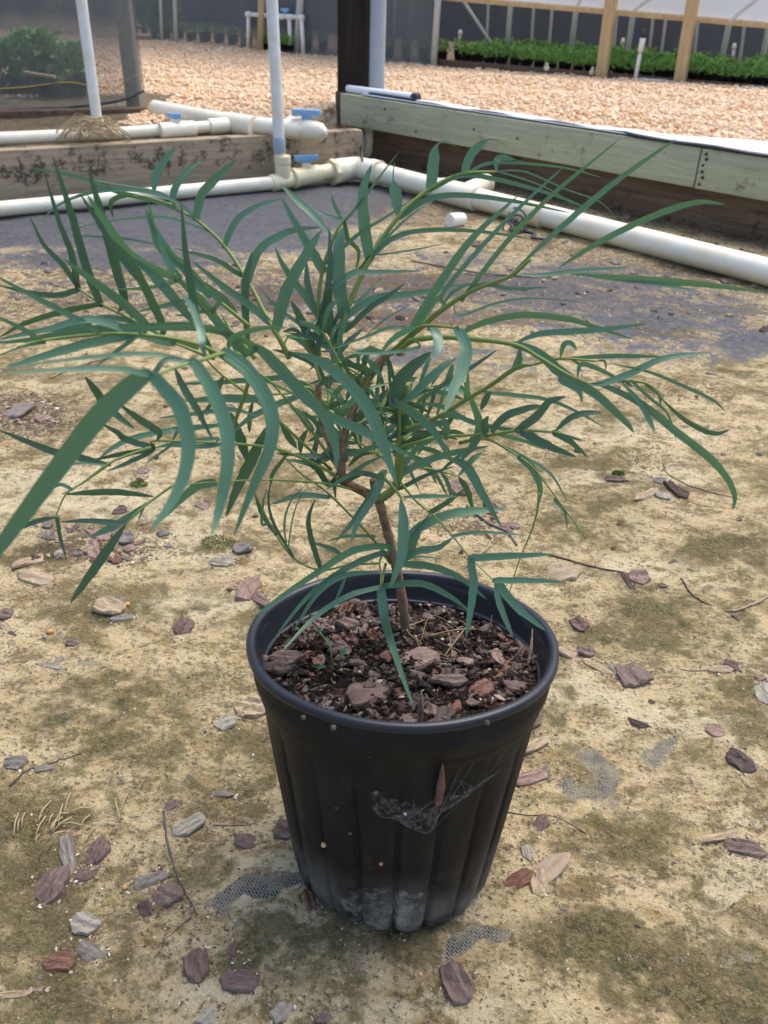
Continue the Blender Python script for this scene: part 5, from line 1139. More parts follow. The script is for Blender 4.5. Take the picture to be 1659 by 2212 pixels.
# cobweb and stuck bits on the pot face
def pot_face(px, py, off=.0006):
    o = PMi @ CAMP; d = PMi.to_3x3() @ ray(px, py)
    t = .2
    for _ in range(400):
        p = o + d * t; rr_ = RB + (RT - RB) * (max(0, min(.15, p.z)) / .15) ** .92 + off
        if math.hypot(p.x, p.y) <= rr_: break
        t += .0008
    return PM @ p
def web():
    mb = MB(); r = random.Random(6); t0 = thing('cobweb', 'dusty grey cobweb stretched across the front of the black pot', 'cobweb', pot_face(870, 1740))
    out = [(800, 1712), (812, 1760), (850, 1768), (880, 1785), (905, 1795), (925, 1800), (940, 1780), (950, 1760), (990, 1735), (1050, 1690), (1090, 1660)]
    top = [(805, 1705), (840, 1715), (880, 1718), (920, 1735), (950, 1725), (1000, 1705), (1050, 1680), (1095, 1655)]
    A = catmull([pot_face(x, y, .002) for x, y in out], 30); B = catmull([pot_face(x, y, .004) for x, y in top], 30)
    mb.tube(A[4:22], .00007, 4)
    for k in range(34):
        a, b = A[r.randrange(31)], B[r.randrange(31)]
        if (a - b).length < .03: mb.tube([a, a.lerp(b, .5) - _F * -.0005, b], .00005, 3)
    for k in range(8): mb.tube([A[r.randrange(10, 31)], pot_face(r.uniform(960, 1110), r.uniform(1600, 1740), .001)], .00005, 3)
    mb.build('threads', M_web, t0)
    V = []; Fc = []
    for i in range(31): V += [A[i], A[i].lerp(B[i], .45) - _F * .0006, A[i].lerp(B[i], .8)]
    for i in range(30): b = i * 3; Fc += [(b, b + 3, b + 4, b + 1), (b + 1, b + 4, b + 5, b + 2)]
    mw = NB('web_veil'); mw.fin((.6, .6, .6), .9, .1); tt = mw.node('ShaderNodeBsdfTransparent'); mx = mw.node('ShaderNodeMixShader'); n = mw.noise(mw.coord(), 260, 4); mw.set(mx.inputs[0], mw.ramp(n, [(.42, 0.), (.75, .2)])); mw.l.new(tt.outputs[0], mx.inputs[1]); mw.l.new(mw.b.outputs[0], mx.inputs[2]); mw.l.new(mx.outputs[0], mw.out.inputs[0])
    o = mesh_obj('veil', V, Fc, mw.m); child_local(o, t0)
web()
sliver(pot_face(944, 1742, .003), pot_face(956, 1650, .004), .0021, RED, 'rusty brown bark sliver caught in the cobweb on the pot')
for i, (px, py, s, m, lab) in enumerate([(699, 1825, 7, M_peach, 'small tan seed stuck low on the left of the pot'), (823, 1866, 5, M_orange, 'tiny orange speck stuck on the lower pot'), (875, 1758, 4, M_white, 'tiny white speck in the cobweb'), (812, 1772 - 60, 6, RED, 'brown crumb at the left end of the cobweb'), (727, 1745, 4, RED, 'reddish crumb stuck to the left of the pot'), (756, 1800, 4.5, RED, 'brown crumb stuck low on the pot front'), (1052, 1562, 7, DRK, 'dark bark crumb on the right of the rim'), (720, 1572, 7, DRK, 'muddy crumb on the left front of the rim'), (655, 1550, 6, DRK, 'reddish crumb on the left of the rim')]):
    P = pot_face(px, py, .001) if py > 1600 else (PM @ (lambda q: Vector((q.x, q.y, .168)))(soil_hit(px, py + 0)))
    if py < 1600:
        o_ = PMi @ CAMP; d_ = PMi.to_3x3() @ ray(px, py); t_ = (.1665 - o_.z) / d_.z; P = PM @ (o_ + d_ * t_)
    ball('stuck_crumb', Matrix.Translation(P), Vector((0, 0, 0)), s * .43 / F_PX, m, lab, 'crumb', None, i, 1)
# ------------------------------------------------------------------ the plant
CROPS = {'A': (0, 450, 2.37), 'B': (500, 450, 2.37), 'C': (1000, 400, 2.37), 'D': (1500, 400, 1.75), 'E': (0, 900, 2.37), 'F': (500, 1000, 2.37), 'G': (1000, 1000, 2.37), 'H': (1500, 1000, 1.75), 'I': (0, 1400, 2.074), 'J': (750, 1500, 2.37), 'K': (1200, 1500, 2.37), 'Z': (0, 0, .6777)}
def dpx(c, x, y): ox, oy, k = CROPS[c]; return ((ox + x / k) * .6777, (oy + y / k) * .6777)
def dwid(c, w_): return w_ / CROPS[c][2] * .6777
plant = thing('leafy_shrub', 'young shrub with long narrow toothed blue green leaflets growing in the black pot', 'plant', PM @ Vector((0, 0, SOILZ)))
lr = random.Random(77); LEAFN = [0]
def leaflet(pts3, width, parent, mat, peak=.45, seed=0, yellow=0., roll=None, fold=.16, qtip=False):
    """one toothed lanceolate blade along pts3"""
    r = random.Random(seed); n = 22; P = catmull(pts3, n); V = []; Fc = []; UV = []
    roll = r.uniform(-.5, .5) if roll is None else roll; tw = r.uniform(-.35, .35)
    Ltot = sum((P[i + 1] - P[i]).length for i in range(n)); nt = max(5, int(Ltot / .0075)); ph = r.random()
    for i in range(n + 1):
        t = i / n; T = (P[min(i + 1, n)] - P[max(i - 1, 0)]).normalized(); vd = (P[i] - CAMP).normalized(); S = T.cross(vd)
        S = S.normalized() if S.length > 1e-4 else Vector((1, 0, 0)); a = roll + tw * (t - .5); S = (Matrix.Rotation(a, 3, T) @ S).normalized(); N = S.cross(T).normalized()
        if N.z < 0: pass
        s = t / peak * .5 if t < peak else .5 + (t - peak) / (1 - peak) * .5
        w_ = (math.sin(math.pi * min(1, s)) ** .72) * .5 * width / max(.6, math.cos(roll)) + width * .035
        if qtip and t > .5: w_ *= 1 - .84 * min(1, (t - .5) / .14)
        if t > .96: w_ *= (1 - t) / .04 + .12
        tooth = ((t * nt + ph) % 1); j1 = 1 + .17 * max(0, (tooth - .68) / .32) * (1 if .12 < t < .97 else 0); tooth2 = ((t * nt + ph + .5) % 1); j2 = 1 + .17 * max(0, (tooth2 - .68) / .32) * (1 if .12 < t < .97 else 0)
        for u, jj in ((-1, j1), (-.5, 1), (0, 1), (.5, 1), (1, j2)):
            q = P[i] + S * w_ * u * (jj if abs(u) == 1 else 1) + N * (-(abs(u)) * w_ * fold if 1 else 0) * -1 * (1 if N.dot(-vd) > 0 else -1)
            V.append(q); UV.append((u * .5 + .5, t))
    for i in range(n):
        for k in range(4): a = i * 5 + k; Fc.append((a, a + 1, a + 6, a + 5))
    base = Vector(pts3[0]); me = bpy.data.meshes.new('leaflet'); me.from_pydata([tuple(v - base) for v in V], [], Fc); uvl = me.uv_layers.new(name='UVMap')
    li = np.zeros(len(me.loops), dtype=np.int32); me.loops.foreach_get('vertex_index', li); uvl.data.foreach_set('uv', np.array(UV, dtype=np.float32)[li].ravel())
    me.polygons.foreach_set('use_smooth', [True] * len(me.polygons)); at = me.attributes.new('yellow', 'FLOAT', 'POINT'); at.data.foreach_set('value', [yellow] * len(V)); me.materials.append(mat)
    o = bpy.data.objects.new('leaflet', me); C.objects.link(o)
    # blade faces upward
    o.location = base - Vector(parent['_org']); o.parent = parent; return o
def clampY(x, y, Y):
    o = PMi @ CAMP; d = PMi.to_3x3() @ ray(x, y)
    g_ = G(x, y, .006)
    if g_.y > 0: Y = min(Y, g_.y)
    t = (.168 - o.z) / d.z; p = o + d * t
    if RT - .010 < math.hypot(p.x, p.y) < RT + .012: return min(Y, (PM @ p).y)
    t = (SOILZ + .004 - o.z) / d.z; q = o + d * t
    if math.hypot(q.x, q.y) < RT: return min(Y, (PM @ q).y)
    return Y
MT = {'': None, 'y': M_leafY, 'd': M_leafD}
def frond(rach, leaves, rw=.0011, Y=None, name='compound_leaf', label=None):
    """rach: (crop, [(x, y, Y)...]); leaves: (crop, [(x, y)...], width, dY, opts)"""
    c0, pts = rach; R2 = [dpx(c0, x, y) + (Yv,) for x, y, Yv in pts]; P3 = [AY(x, y, Yv) for x, y, Yv in R2]; org = Vector(P3[0])
    n = 6 * (len(P3) - 1); cv = catmull(P3, n); cvY = catmull([Vector((x, y, Yv * 1000)) for x, y, Yv in R2], n)
    mb = MB(); mb.tube([p - org for p in cv], [rw * (1.25 - .75 * i / n) for i in range(n + 1)], 8); o = mesh_obj(name, mb.V, mb.F, M_stalk); o.location = org - plant.location; o.parent = plant; o['_org'] = org
    if label: o['label'] = label
    for lf in leaves:
        c, lp, wd = lf[0], lf[1], lf[2]; dY = lf[3] if len(lf) > 3 else None; op = lf[4] if len(lf) > 4 else ''
        D2 = [dpx(c, x, y) for x, y in lp]; bi = min(range(n + 1), key=lambda i: (cvY[i].x - D2[0][0]) ** 2 + (cvY[i].y - D2[0][1]) ** 2); Yb = cvY[bi].z / 1000
        Yb0 = Yb
        seed = LEAFN[0]; LEAFN[0] += 1; r = random.Random(seed * 13 + 5)
        if dY is None: dY = r.uniform(-.018, .018)
        m = len(D2) - 1; P = [AY(x, y, clampY(x, y, Yb + dY * (i / m) ** 1.2)) for i, (x, y) in enumerate(D2)]
        gap = math.hypot(cvY[bi].x - D2[0][0], cvY[bi].y - D2[0][1])
        if 2 < gap < 40: P = [cv[bi]] + P
        dep = (P[len(P) // 2] - CAMP).dot(_F); width = dwid(c, wd) * dep / F_PX * .72
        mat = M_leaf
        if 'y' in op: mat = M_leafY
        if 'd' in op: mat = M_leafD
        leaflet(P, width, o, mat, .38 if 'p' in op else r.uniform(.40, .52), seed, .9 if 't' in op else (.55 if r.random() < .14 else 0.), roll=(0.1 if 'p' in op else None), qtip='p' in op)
    return o
# woody stem and green stems
def Zp(x, y, Y): return AY(x, y, Y)
b3 = PM @ (soil_hit(876, 1372)); TY = b3.y
def stem(pts, rads, mat, name='stem'):
    n = 5 * (len(pts) - 1); cv = catmull(pts, n); rv = [rads[0] + (rads[-1] - rads[0]) * i / n for i in range(n + 1)] if len(rads) == 2 else [p.x for p in catmull([Vector((q, 0, 0)) for q in rads], n)]
    r = random.Random(len(cv)); rv = [q * (1 + .07 * r.uniform(-1, 1)) for q in rv]
    mb = MB(); mb.tube([p - plant.location for p in cv], rv, 12); o = mesh_obj(name, mb.V, mb.F, mat); o.parent = plant; return o
b3b = b3 + Vector((0, 0, -.006))
stem([b3b, b3 + Vector((0, 0, .002)), Zp(868, 1290, TY - .002), Zp(850, 1200, TY - .002), Zp(832, 1130, TY - .001), Zp(818, 1082, TY), Zp(800, 1062, TY)], [.0034, .0030, .0029, .0027, .0026, .0027, .0026], M_trunk, 'trunk')
mb = MB()
for k in range(10):
    a = k * 2.4; q = b3 + Vector((.003 * math.cos(a), .003 * math.sin(a), .005 + .001 * (k % 3))) - plant.location; mb.tube([q, q + Vector((.0016 * math.cos(a), .0016 * math.sin(a), .0006))], [.0007, .0003], 5)
o = mesh_obj('bud_scales', mb.V, mb.F, M_root); o.parent = plant
stem([Zp(818, 1080, TY), Zp(778, 1058, TY - .002), Zp(748, 1042, TY - .004), Zp(738, 1015, TY - .004), Zp(742, 950, TY - .002), Zp(762, 890, TY), Zp(795, 815, TY + .004), Zp(825, 775, TY + .006), Zp(850, 757, TY + .006)], [.0028, .0026, .0024, .0023, .0022, .0021, .0021, .0019, .0016], M_trunk, 'branch')
stem([Zp(740, 1030, TY - .004), Zp(728, 985, TY - .006), Zp(705, 940, TY - .010), Zp(690, 880, TY - .012), Zp(688, 830, TY - .012)], [.0021, .0015], M_trunk, 'branch')
stem([Zp(818, 1080, TY), Zp(850, 1055, TY + .002), Zp(866, 1010, TY + .003), Zp(864, 940, TY + .004), Zp(866, 880, TY + .004), Zp(880, 830, TY + .004)], [.0027, .0014], M_stalk, 'branch')
stem([Zp(812, 1068, TY), Zp(808, 1045, TY), Zp(806, 1035, TY)], [.0026, .0020], M_trunk, 'branch')
T = TY
# ---- fronds, traced
frond(('B', [(1000, 1640, T), (930, 1500, T), (850, 1370, T + .005), (700, 1080, T + .02), (500, 780, T + .035), (290, 590, T + .045), (150, 520, T + .05)]), [
 ('A', [(1470, 585), (1350, 470), (1150, 390), (900, 365), (640, 400), (430, 490), (315, 600)], 38, .0), ('A', [(1450, 575), (1200, 460), (900, 385), (600, 270), (220, 200)], 46, .0),
 ('A', [(1300, 455), (1230, 395), (1050, 350), (800, 310), (640, 280)], 18, .0), ('A', [(1160, 400), (1190, 230), (1330, 35)], 78, .01), ('A', [(1300, 460), (1340, 320), (1420, 220), (1520, 145)], 66, .01), ('B', [(295, 585), (340, 400), (470, 260), (610, 130)], 84, .01),
 ('A', [(1570, 680), (1350, 600), (1150, 575), (800, 610), (400, 700)], 26, -.01), ('B', [(510, 790), (600, 600), (760, 490), (960, 430)], 60, .01), ('B', [(690, 1060), (770, 830), (900, 730), (1050, 670), (1240, 650)], 78, .01),
 ('B', [(630, 1010), (430, 890), (130, 810)], 50, -.01), ('B', [(855, 1375), (700, 1240), (480, 1080), (260, 900)], 72, -.01), ('B', [(905, 1400), (980, 1130), (1130, 850), (1250, 660)], 115, .01), ('B', [(700, 1610), (670, 1300), (670, 1050), (722, 830)], 78, .01, 'd'),
 ('B', [(620, 1330), (540, 1220), (430, 1130), (330, 1050)], 60, -.01), ('B', [(960, 1560), (1000, 1480), (1170, 1500)], 18, 0, 'y')], .0012)
frond(('B', [(1225, 1640, T + .005), (1215, 1330, T + .01), (1250, 980, T + .018), (1350, 700, T + .025), (1410, 600, T + .028), (1480, 550, T + .03)]), [
 ('B', [(1338, 735), (1180, 560), (1050, 440), (930, 320)], 66, .01), ('B', [(1250, 965), (1110, 730), (935, 420)], 92, .01), ('B', [(1210, 1310), (1090, 1130), (960, 950), (890, 800)], 66, .0),
 ('B', [(1240, 1275), (1330, 1110), (1480, 1000), (1659, 990), (2020, 980)], 70, .01), ('B', [(1270, 930), (1400, 810), (1540, 690), (1750, 560), (1940, 430)], 36, .01), ('B', [(1400, 590), (1280, 560), (1160, 500)], 32, .005), ('B', [(1405, 600), (1350, 500), (1315, 400)], 36, .005),
 ('C', [(225, 730), (370, 560), (480, 410), (650, 190)], 26, .01), ('C', [(235, 740), (260, 860), (330, 930), (340, 1000), (310, 1110)], 44, .005, 'd'), ('B', [(1210, 1330), (1140, 1100), (1130, 910)], 66, .01, 'd'), ('B', [(1190, 1590), (1100, 1370), (1010, 1200)], 90, .0, 'd'),
 ('B', [(1225, 1420), (1280, 1200), (1310, 900), (1300, 650)], 70, .01, 'd'), ('B', [(1290, 1570), (1100, 1400), (900, 1250), (760, 1090)], 40, .0)], .0010)
frond(('C', [(180, 1700, T + .006), (230, 1450, T + .012), (420, 1020, T + .025), (640, 690, T + .035), (890, 470, T + .042), (1130, 365, T + .046), (1380, 350, T + .048)]), [
 ('C', [(420, 990), (385, 750), (375, 500), (440, 290)], 115, .01), ('C', [(635, 690), (625, 550), (600, 400), (610, 265)], 112, .01, 'p'), ('C', [(885, 475), (900, 320), (925, 160), (1000, 120), (1085, 172)], 110, .01, 'p'), ('C', [(1140, 360), (1180, 230), (1300, 115), (1400, 120), (1470, 168)], 84, .01, 'p'),
 ('C', [(1380, 350), (1390, 250), (1530, 260), (1659, 300)], 62, .01, 'p'), ('C', [(1150, 365), (1300, 290), (1500, 280), (1900, 320), (2200, 400)], 30, .015), ('C', [(900, 480), (1100, 380), (1350, 400), (1800, 520), (2159, 664)], 46, .015), ('C', [(1390, 345), (1600, 350), (1900, 480), (2150, 570), (2289, 697)], 18, .01), ('C', [(1400, 350), (1659, 430), (1850, 520), (1984, 630)], 16, .01),
 ('C', [(660, 690), (850, 560), (1100, 525), (1500, 570), (1957, 664)], 56, .015), ('C', [(430, 1000), (600, 850), (850, 790), (1250, 800), (1659, 860)], 50, .015), ('C', [(430, 990), (600, 800), (760, 660), (910, 565)], 26, .01), ('C', [(230, 1440), (190, 1150), (195, 900), (220, 770)], 128, .01), ('C', [(250, 1440), (450, 1310), (750, 1270), (1190, 1190)], 72, .015),
 ('C', [(250, 1540), (420, 1380), (560, 1290), (690, 1190)], 56, .01, 'd'), ('C', [(190, 1640), (120, 1450), (130, 1240)], 92, .0, 'd'), ('C', [(500, 975), (750, 940), (1000, 890)], 18, .01), ('C', [(430, 1000), (370, 1070), (300, 1120)], 62, 0, 'd'), ('C', [(445, 975), (490, 880), (515, 800)], 50, .01), ('C', [(330, 1330), (440, 1230), (540, 1165)], 26, .01), ('C', [(390, 1590), (560, 1450), (740, 1350)], 18, .01), ('C', [(650, 690), (560, 560), (640, 540), (760, 545)][:1] + [(740, 600), (780, 560), (870, 500)], 20, .01)], .0013)
frond(('C', [(640, 1720, T + .004), (730, 1590, T + .004), (840, 1500, T + .004), (940, 1415, T + .002), (1190, 1250, T - .004), (1480, 1140, T - .010), (1640, 1010, T - .014)]), [
 ('C', [(740, 1530), (960, 1180), (1200, 850), (1560, 515)], 80, .0), ('D', [(-160, 950), (0, 745), (250, 480), (530, 220)], 36, .0), ('D', [(-40, 960), (190, 660), (450, 390), (850, 60)], 38, .0), ('D', [(215, 840), (480, 590), (800, 320), (1160, 65)], 42, .0), ('D', [(480, 800), (700, 660), (980, 520), (1250, 430), (1425, 440)], 48, .0),
 ('D', [(240, 830), (400, 835), (600, 810), (900, 790)], 30, .0), ('D', [(560, 825), (900, 855), (1250, 880), (1640, 930)], 48, -.01), ('D', [(700, 850), (1000, 880), (1300, 930)], 24, -.01), ('D', [(-10, 915), (100, 885), (220, 910), (440, 902)], 38, -.005), ('D', [(-60, 1060), (150, 990), (350, 965), (660, 990)], 18, .0), ('C', [(940, 1410), (1030, 1280), (1120, 1220), (1250, 1180)], 34, .0),
 ('C', [(760, 1560), (900, 1350), (1000, 1250)], 50, .0, 'y')], .0015)
frond(('G', [(640, 300, T + .004), (720, 215, T), (850, 185, T - .006), (1050, 180, T - .012), (1500, 230, T - .02), (1700, 330, T - .025), (1900, 450, T - .03), (2075, 530, T - .035)]), [
 ('H', [(-40, 100), (100, 40), (300, 5), (550, 30), (700, 75), (930, 150)], 46, .0), ('H', [(235, 170), (400, 110), (700, 92), (1000, 55)], 46, .0), ('H', [(245, 172), (370, 215), (520, 340), (700, 450), (850, 590), (915, 665)], 72, -.005), ('H', [(500, 370), (600, 430), (625, 500)], 38, -.005), ('H', [(735, 390), (880, 340), (1080, 250), (1340, 215)], 52, .0),
 ('H', [(830, 370), (930, 480), (1000, 600), (1025, 665)], 38, -.01), ('H', [(740, 400), (950, 500), (1150, 660), (1330, 800), (1440, 930), (1475, 1030), (1460, 1095)], 56, -.01), ('H', [(740, 270), (980, 320), (1180, 400), (1350, 480), (1425, 550)], 24, .0), ('H', [(620, 280), (740, 320), (850, 380)], 34, 0)], .0013)
frond(('H', [(-120, 540, T + .002), (0, 465, T), (120, 395, T - .004), (250, 310, T - .008), (360, 280, T - .01), (500, 250, T - .014), (700, 265, T - .018)]), [
 ('H', [(500, 250), (520, 175), (560, 165), (595, 205)], 40, .0), ('H', [(560, 255), (600, 280), (615, 320)], 18, .0, 'd'), ('H', [(245, 305), (265, 250), (270, 190)], 42, .0), ('H', [(500, 250), (800, 235), (1080, 240)], 34, .0), ('H', [(740, 262), (755, 285), (750, 315)], 16, 0, 'd'), ('H', [(90, 440), (250, 455), (430, 480), (600, 550), (740, 630)], 30, .0)], .0010)
frond(('H', [(735, 385, T - .03), (830, 375, T - .032), (920, 378, T - .034), (1000, 400, T - .036), (1075, 480, T - .038)]), [('H', [(1060, 470), (1180, 580), (1300, 650), (1380, 668), (1450, 643)], 38, -.005, 'd'), ('H', [(900, 375), (1000, 470), (1100, 560), (1150, 720)], 22, 0), ('H', [(980, 395), (1050, 450), (1060, 520)], 30, 0)], .0008)
frond(('H', [(-60, 720, T), (100, 680, T - .01), (270, 652, T - .02), (460, 660, T - .028), (500, 668, T - .03)]), [
 ('H', [(130, 640), (200, 570), (330, 525), (400, 515)], 56, .0, 'd'), ('H', [(265, 650), (370, 570), (440, 490), (535, 462)], 62, .0, 'd'), ('H', [(465, 660), (560, 580), (650, 555), (740, 552)], 48, .0, 'd'), ('H', [(290, 658), (420, 730), (595, 802)], 66, -.005, 'd'), ('H', [(470, 665), (560, 715), (655, 802)], 46, -.005, 'd'), ('H', [(480, 665), (560, 690), (625, 710)], 22, .0, 'd'), ('H', [(170, 675), (300, 710), (430, 765)], 30, -.005, 'y')], .0009, label='dark green leaf of short leaflets with purple tips')
frond(('H', [(0, 690, T - .005), (110, 705, T - .012), (240, 780, T - .02), (350, 860, T - .026), (480, 1030, T - .03), (640, 1250, T - .034)]), [
 ('H', [(110, 700), (300, 800), (450, 900), (550, 1070)], 22, .0), ('H', [(270, 800), (340, 860), (388, 970), (375, 1080)], 52, .0), ('H', [(470, 1040), (525, 1110), (540, 1205)], 22, .0)], .0006)
frond(('H', [(380, 1000, T - .026), (372, 1100, T - .027), (340, 1210, T - .028), (270, 1380, T - .03), (215, 1560, T - .032)]), [], .0005)
# lower right
frond(('K', [(20, 20, T), (110, 110, T - .008), (180, 195, T - .012), (190, 230, T - .014)]), [('K', [(185, 200), (400, 195), (620, 195)], 44, -.002), ('K', [(185, 215), (200, 400), (185, 650), (100, 885)], 108, -.025), ('K', [(60, 0), (20, 80), (-30, 170), (-190, 400), (-320, 550)], 70, -.02)], .0009)
frond(('K', [(160, 60, T + .002), (290, 220, T - .006), (430, 340, T - .014), (580, 500, T - .022), (700, 650, T - .030), (890, 835, T - .042)]), [
 ('K', [(415, 310), (530, 240), (690, 120)], 52, .0, 'd'), ('K', [(720, 662), (1000, 645), (1345, 632)], 74, -.004), ('K', [(712, 670), (735, 850), (710, 1060), (675, 1265)], 80, -.022, 't'), ('K', [(900, 830), (1130, 830), (1430, 842)], 62, -.004), ('K', [(892, 840), (930, 1010), (1035, 1270)], 60, -.012), ('K', [(915, 850), (1060, 1030), (1285, 1215)], 86, -.010), ('K', [(590, 490), (800, 465), (1155, 490)], 34, .0)], .0006)
frond(('K', [(110, 620, T), (160, 640, T - .002), (200, 655, T - .004)]), [('K', [(215, 550), (330, 430), (560, 330), (830, 300), (975, 290)], 92, .004, 't'), ('K', [(210, 635), (350, 600), (470, 580), (585, 500)], 70, .002), ('K', [(190, 690), (300, 650), (500, 668)], 26, .0), ('K', [(190, 700), (400, 720), (620, 800), (840, 978)], 72, -.012, 't'), ('K', [(240, 640), (300, 480), (400, 330)], 80, .004)], .0009)
frond(('K', [(70, 700, T - .004), (50, 800, T - .010), (40, 880, T - .016)]), [('K', [(60, 870), (330, 850), (540, 940), (722, 1075)], 66, -.010, 't'), ('K', [(35, 890), (60, 1100), (130, 1350), (286, 1806)], 92, -.030, 't')], .0007)
# lower left
frond(('J', [(1170, 700, T - .002), (1120, 640, T - .005), (1090, 690, T - .008), (1100, 780, T - .012), (1095, 890, T - .018)]), [
 ('J', [(1170, 575), (900, 600), (620, 770), (350, 950), (130, 1115)], 68, -.030, 'y'), ('J', [(1110, 620), (850, 730), (560, 940), (300, 1255)], 62, -.030, 't'), ('J', [(1100, 765), (830, 790), (620, 930), (430, 1225)], 54, -.022, 't'), ('J', [(1090, 880), (850, 950), (600, 1110), (340, 1378)], 54, -.022, 't'), ('J', [(840, 790), (800, 890), (755, 985)], 32, -.006)], .0007)
frond(('J', [(1130, 30, T - .006), (1128, 60, T - .008)]), [('J', [(1130, 60), (1050, 200), (930, 380), (868, 550)], 68, -.02), ('J', [(1130, 40), (900, 20), (700, 130)], 50, -.01)], .0008)
frond(('J', [(1170, 670, T), (1050, 530, T - .004), (950, 420, T - .006), (700, 170, T - .010), (470, 0, T - .014), (250, -240, T - .02)]), [('J', [(1040, 495), (850, 495), (680, 535)], 32, .004), ('J', [(810, 640), (720, 590), (570, 540)], 46, -.01, 'd'), ('J', [(700, 200), (500, 185), (280, 245)], 46, .004)], .0007)
frond(('J', [(1080, 700, T - .004), (870, 710, T - .008), (640, 750, T - .014), (440, 660, T - .02), (300, 470, T - .024), (180, 240, T - .028), (140, 150, T - .03)]), [
 ('J', [(640, 725), (575, 520), (555, 360), (605, 210)], 54, .0, 'd'), ('J', [(430, 640), (290, 400), (250, 200), (300, -20)], 30, .0, 'd'), ('J', [(310, 480), (200, 330), (145, 170)], 46, 0, 'd'), ('J', [(385, 560), (370, 400), (420, 230), (550, 90)], 20, .0), ('J', [(400, 575), (430, 380), (480, 220), (560, 110)], 15, .0, 'y'), ('J', [(240, 400), (200, 400), (210, 250), (240, 130)], 30, 0)], .0006)
frond(('J', [(960, 160, T - .002), (700, 100, T - .012), (450, 80, T - .02), (200, 70, T - .028), (-200, 90, T - .04), (-400, 110, T - .046)]), [('I', [(1420, 285), (1300, 310), (1150, 440), (1020, 575)], 74, -.004)], .0006)
# centre tangle
frond(('G', [(620, 1250, T + .002), (640, 1000, T + .002), (650, 850, T), (640, 700, T), (620, 640, T - .002)]), [
 ('G', [(590, 655), (760, 750), (920, 900), (1015, 1090)], 88, -.03), ('G', [(610, 650), (650, 500), (770, 380), (890, 285)], 135, .01, 'd'), ('G', [(640, 860), (620, 740), (600, 620)], 44, .01, 'd'), ('G', [(560, 950), (750, 870), (950, 830), (1050, 790)], 58, .0, 'd'), ('G', [(620, 1030), (800, 930), (1000, 885)], 64, .0, 'd'),
 ('G', [(640, 1215), (850, 1110), (1100, 1040), (1330, 1000)], 74, .0), ('G', [(640, 1320), (850, 1220), (1070, 1150)], 44, .0, 'd'), ('G', [(720, 640), (900, 480), (1080, 330)], 62, .01), ('G', [(700, 660), (780, 560), (900, 440), (1040, 340)], 40, .01), ('G', [(820, 660), (1000, 520), (1200, 400), (1390, 270)], 48, .01, 'd'),
 ('G', [(680, 700), (720, 600), (760, 480)], 34, .01), ('G', [(640, 1100), (720, 980), (860, 930)], 48, 0), ('G', [(650, 1180), (740, 1060), (800, 1000), (900, 960)], 60, 0), ('G', [(640, 900), (700, 780), (720, 700)], 70, 0, 'd')], .0011)
frond(('G', [(640, 1010, T + .002), (830, 960, T - .004), (980, 930, T - .008), (1270, 910, T - .014), (1330, 880, T - .016)]), [('G', [(1100, 1120), (1200, 1000), (1255, 860), (1220, 720), (1130, 500)], 84, .0), ('G', [(1260, 730), (1300, 650), (1340, 585)], 66, .0, 'd'), ('G', [(1300, 900), (1290, 830), (1320, 770)], 76, 0, 'd'), ('G', [(1250, 920), (1180, 1010), (1130, 1110)], 24, 0), ('G', [(1000, 930), (1000, 830), (920, 740)], 60, 0), ('G', [(1020, 1085), (1160, 1160), (1270, 1350), (1420, 1612)], 94, -.03), ('G', [(1010, 920), (960, 860), (870, 780), (890, 720)], 24, 0)], .0009)
frond(('G', [(660, 880, T + .002), (900, 800, T - .006), (1160, 640, T - .014), (1330, 540, T - .018), (1530, 400, T - .024), (1659, 385, T - .028)]), [
 ('G', [(1150, 640), (1160, 540), (1165, 430)], 50, .0, 'y'), ('G', [(1540, 400), (1560, 330), (1550, 240)], 50, .0), ('G', [(740, 685), (950, 695), (1200, 820), (1500, 880), (1700, 910)], 50, -.005)], .0010)
frond(('G', [(540, 320, T), (640, 240, T - .01), (760, 130, T - .03), (860, 90, T - .05), (1100, 110, T - .07)]), [
 ('G', [(1090, 120), (1150, 250), (1120, 420), (1050, 580), (985, 755)], 125, -.03), ('G', [(860, 90), (930, 160), (930, 260), (895, 335)], 98, -.02), ('G', [(700, 110), (560, 110), (380, 180), (80, 290)], 36, -.0), ('G', [(740, 110), (600, 190), (500, 300)], 60, 0, 'y'), ('G', [(800, 250), (600, 290), (430, 300), (200, 290)], 34, 0), ('G', [(400, 340), (460, 400), (520, 485)], 64, -.01), ('G', [(520, 300), (430, 270), (320, 310), (200, 350)], 56, 0)], .0010)
frond(('G', [(210, 1180, T - .004), (240, 950, T - .002), (330, 700, T), (430, 450, T + .002)]), [
 ('G', [(300, 1060), (430, 1010), (560, 1000)], 52, -.01), ('G', [(90, 1330), (250, 1230), (400, 1130), (535, 1070)], 46, -.015), ('G', [(230, 1260), (360, 1205), (510, 1250)], 66, -.01, 'd'), ('G', [(80, 730), (170, 680), (270, 660)], 60, 0, 'd'), ('G', [(480, 660), (530, 610), (575, 560)], 30, .005, 'd'), ('G', [(240, 1100), (230, 980), (290, 900)], 60, 0), ('G', [(320, 800), (380, 680), (420, 600)], 50, 0, 'd'), ('G', [(250, 880), (300, 760), (330, 700)], 66, 0, 'd'), ('G', [(430, 600), (540, 770), (620, 880)], 20, -.01), ('G', [(430, 460), (350, 400), (200, 380)], 80, -.01, 'd'), ('G', [(330, 540), (260, 450), (180, 360)], 80, -.01, 'd'), ('G', [(420, 560), (500, 540), (640, 510)], 26, .01),
 ('G', [(650, 690), (600, 560), (560, 480)][::1], 40, .01, 'd'), ('G', [(250, 690), (180, 640), (60, 560)], 50, -.01, 'y')], .0010)
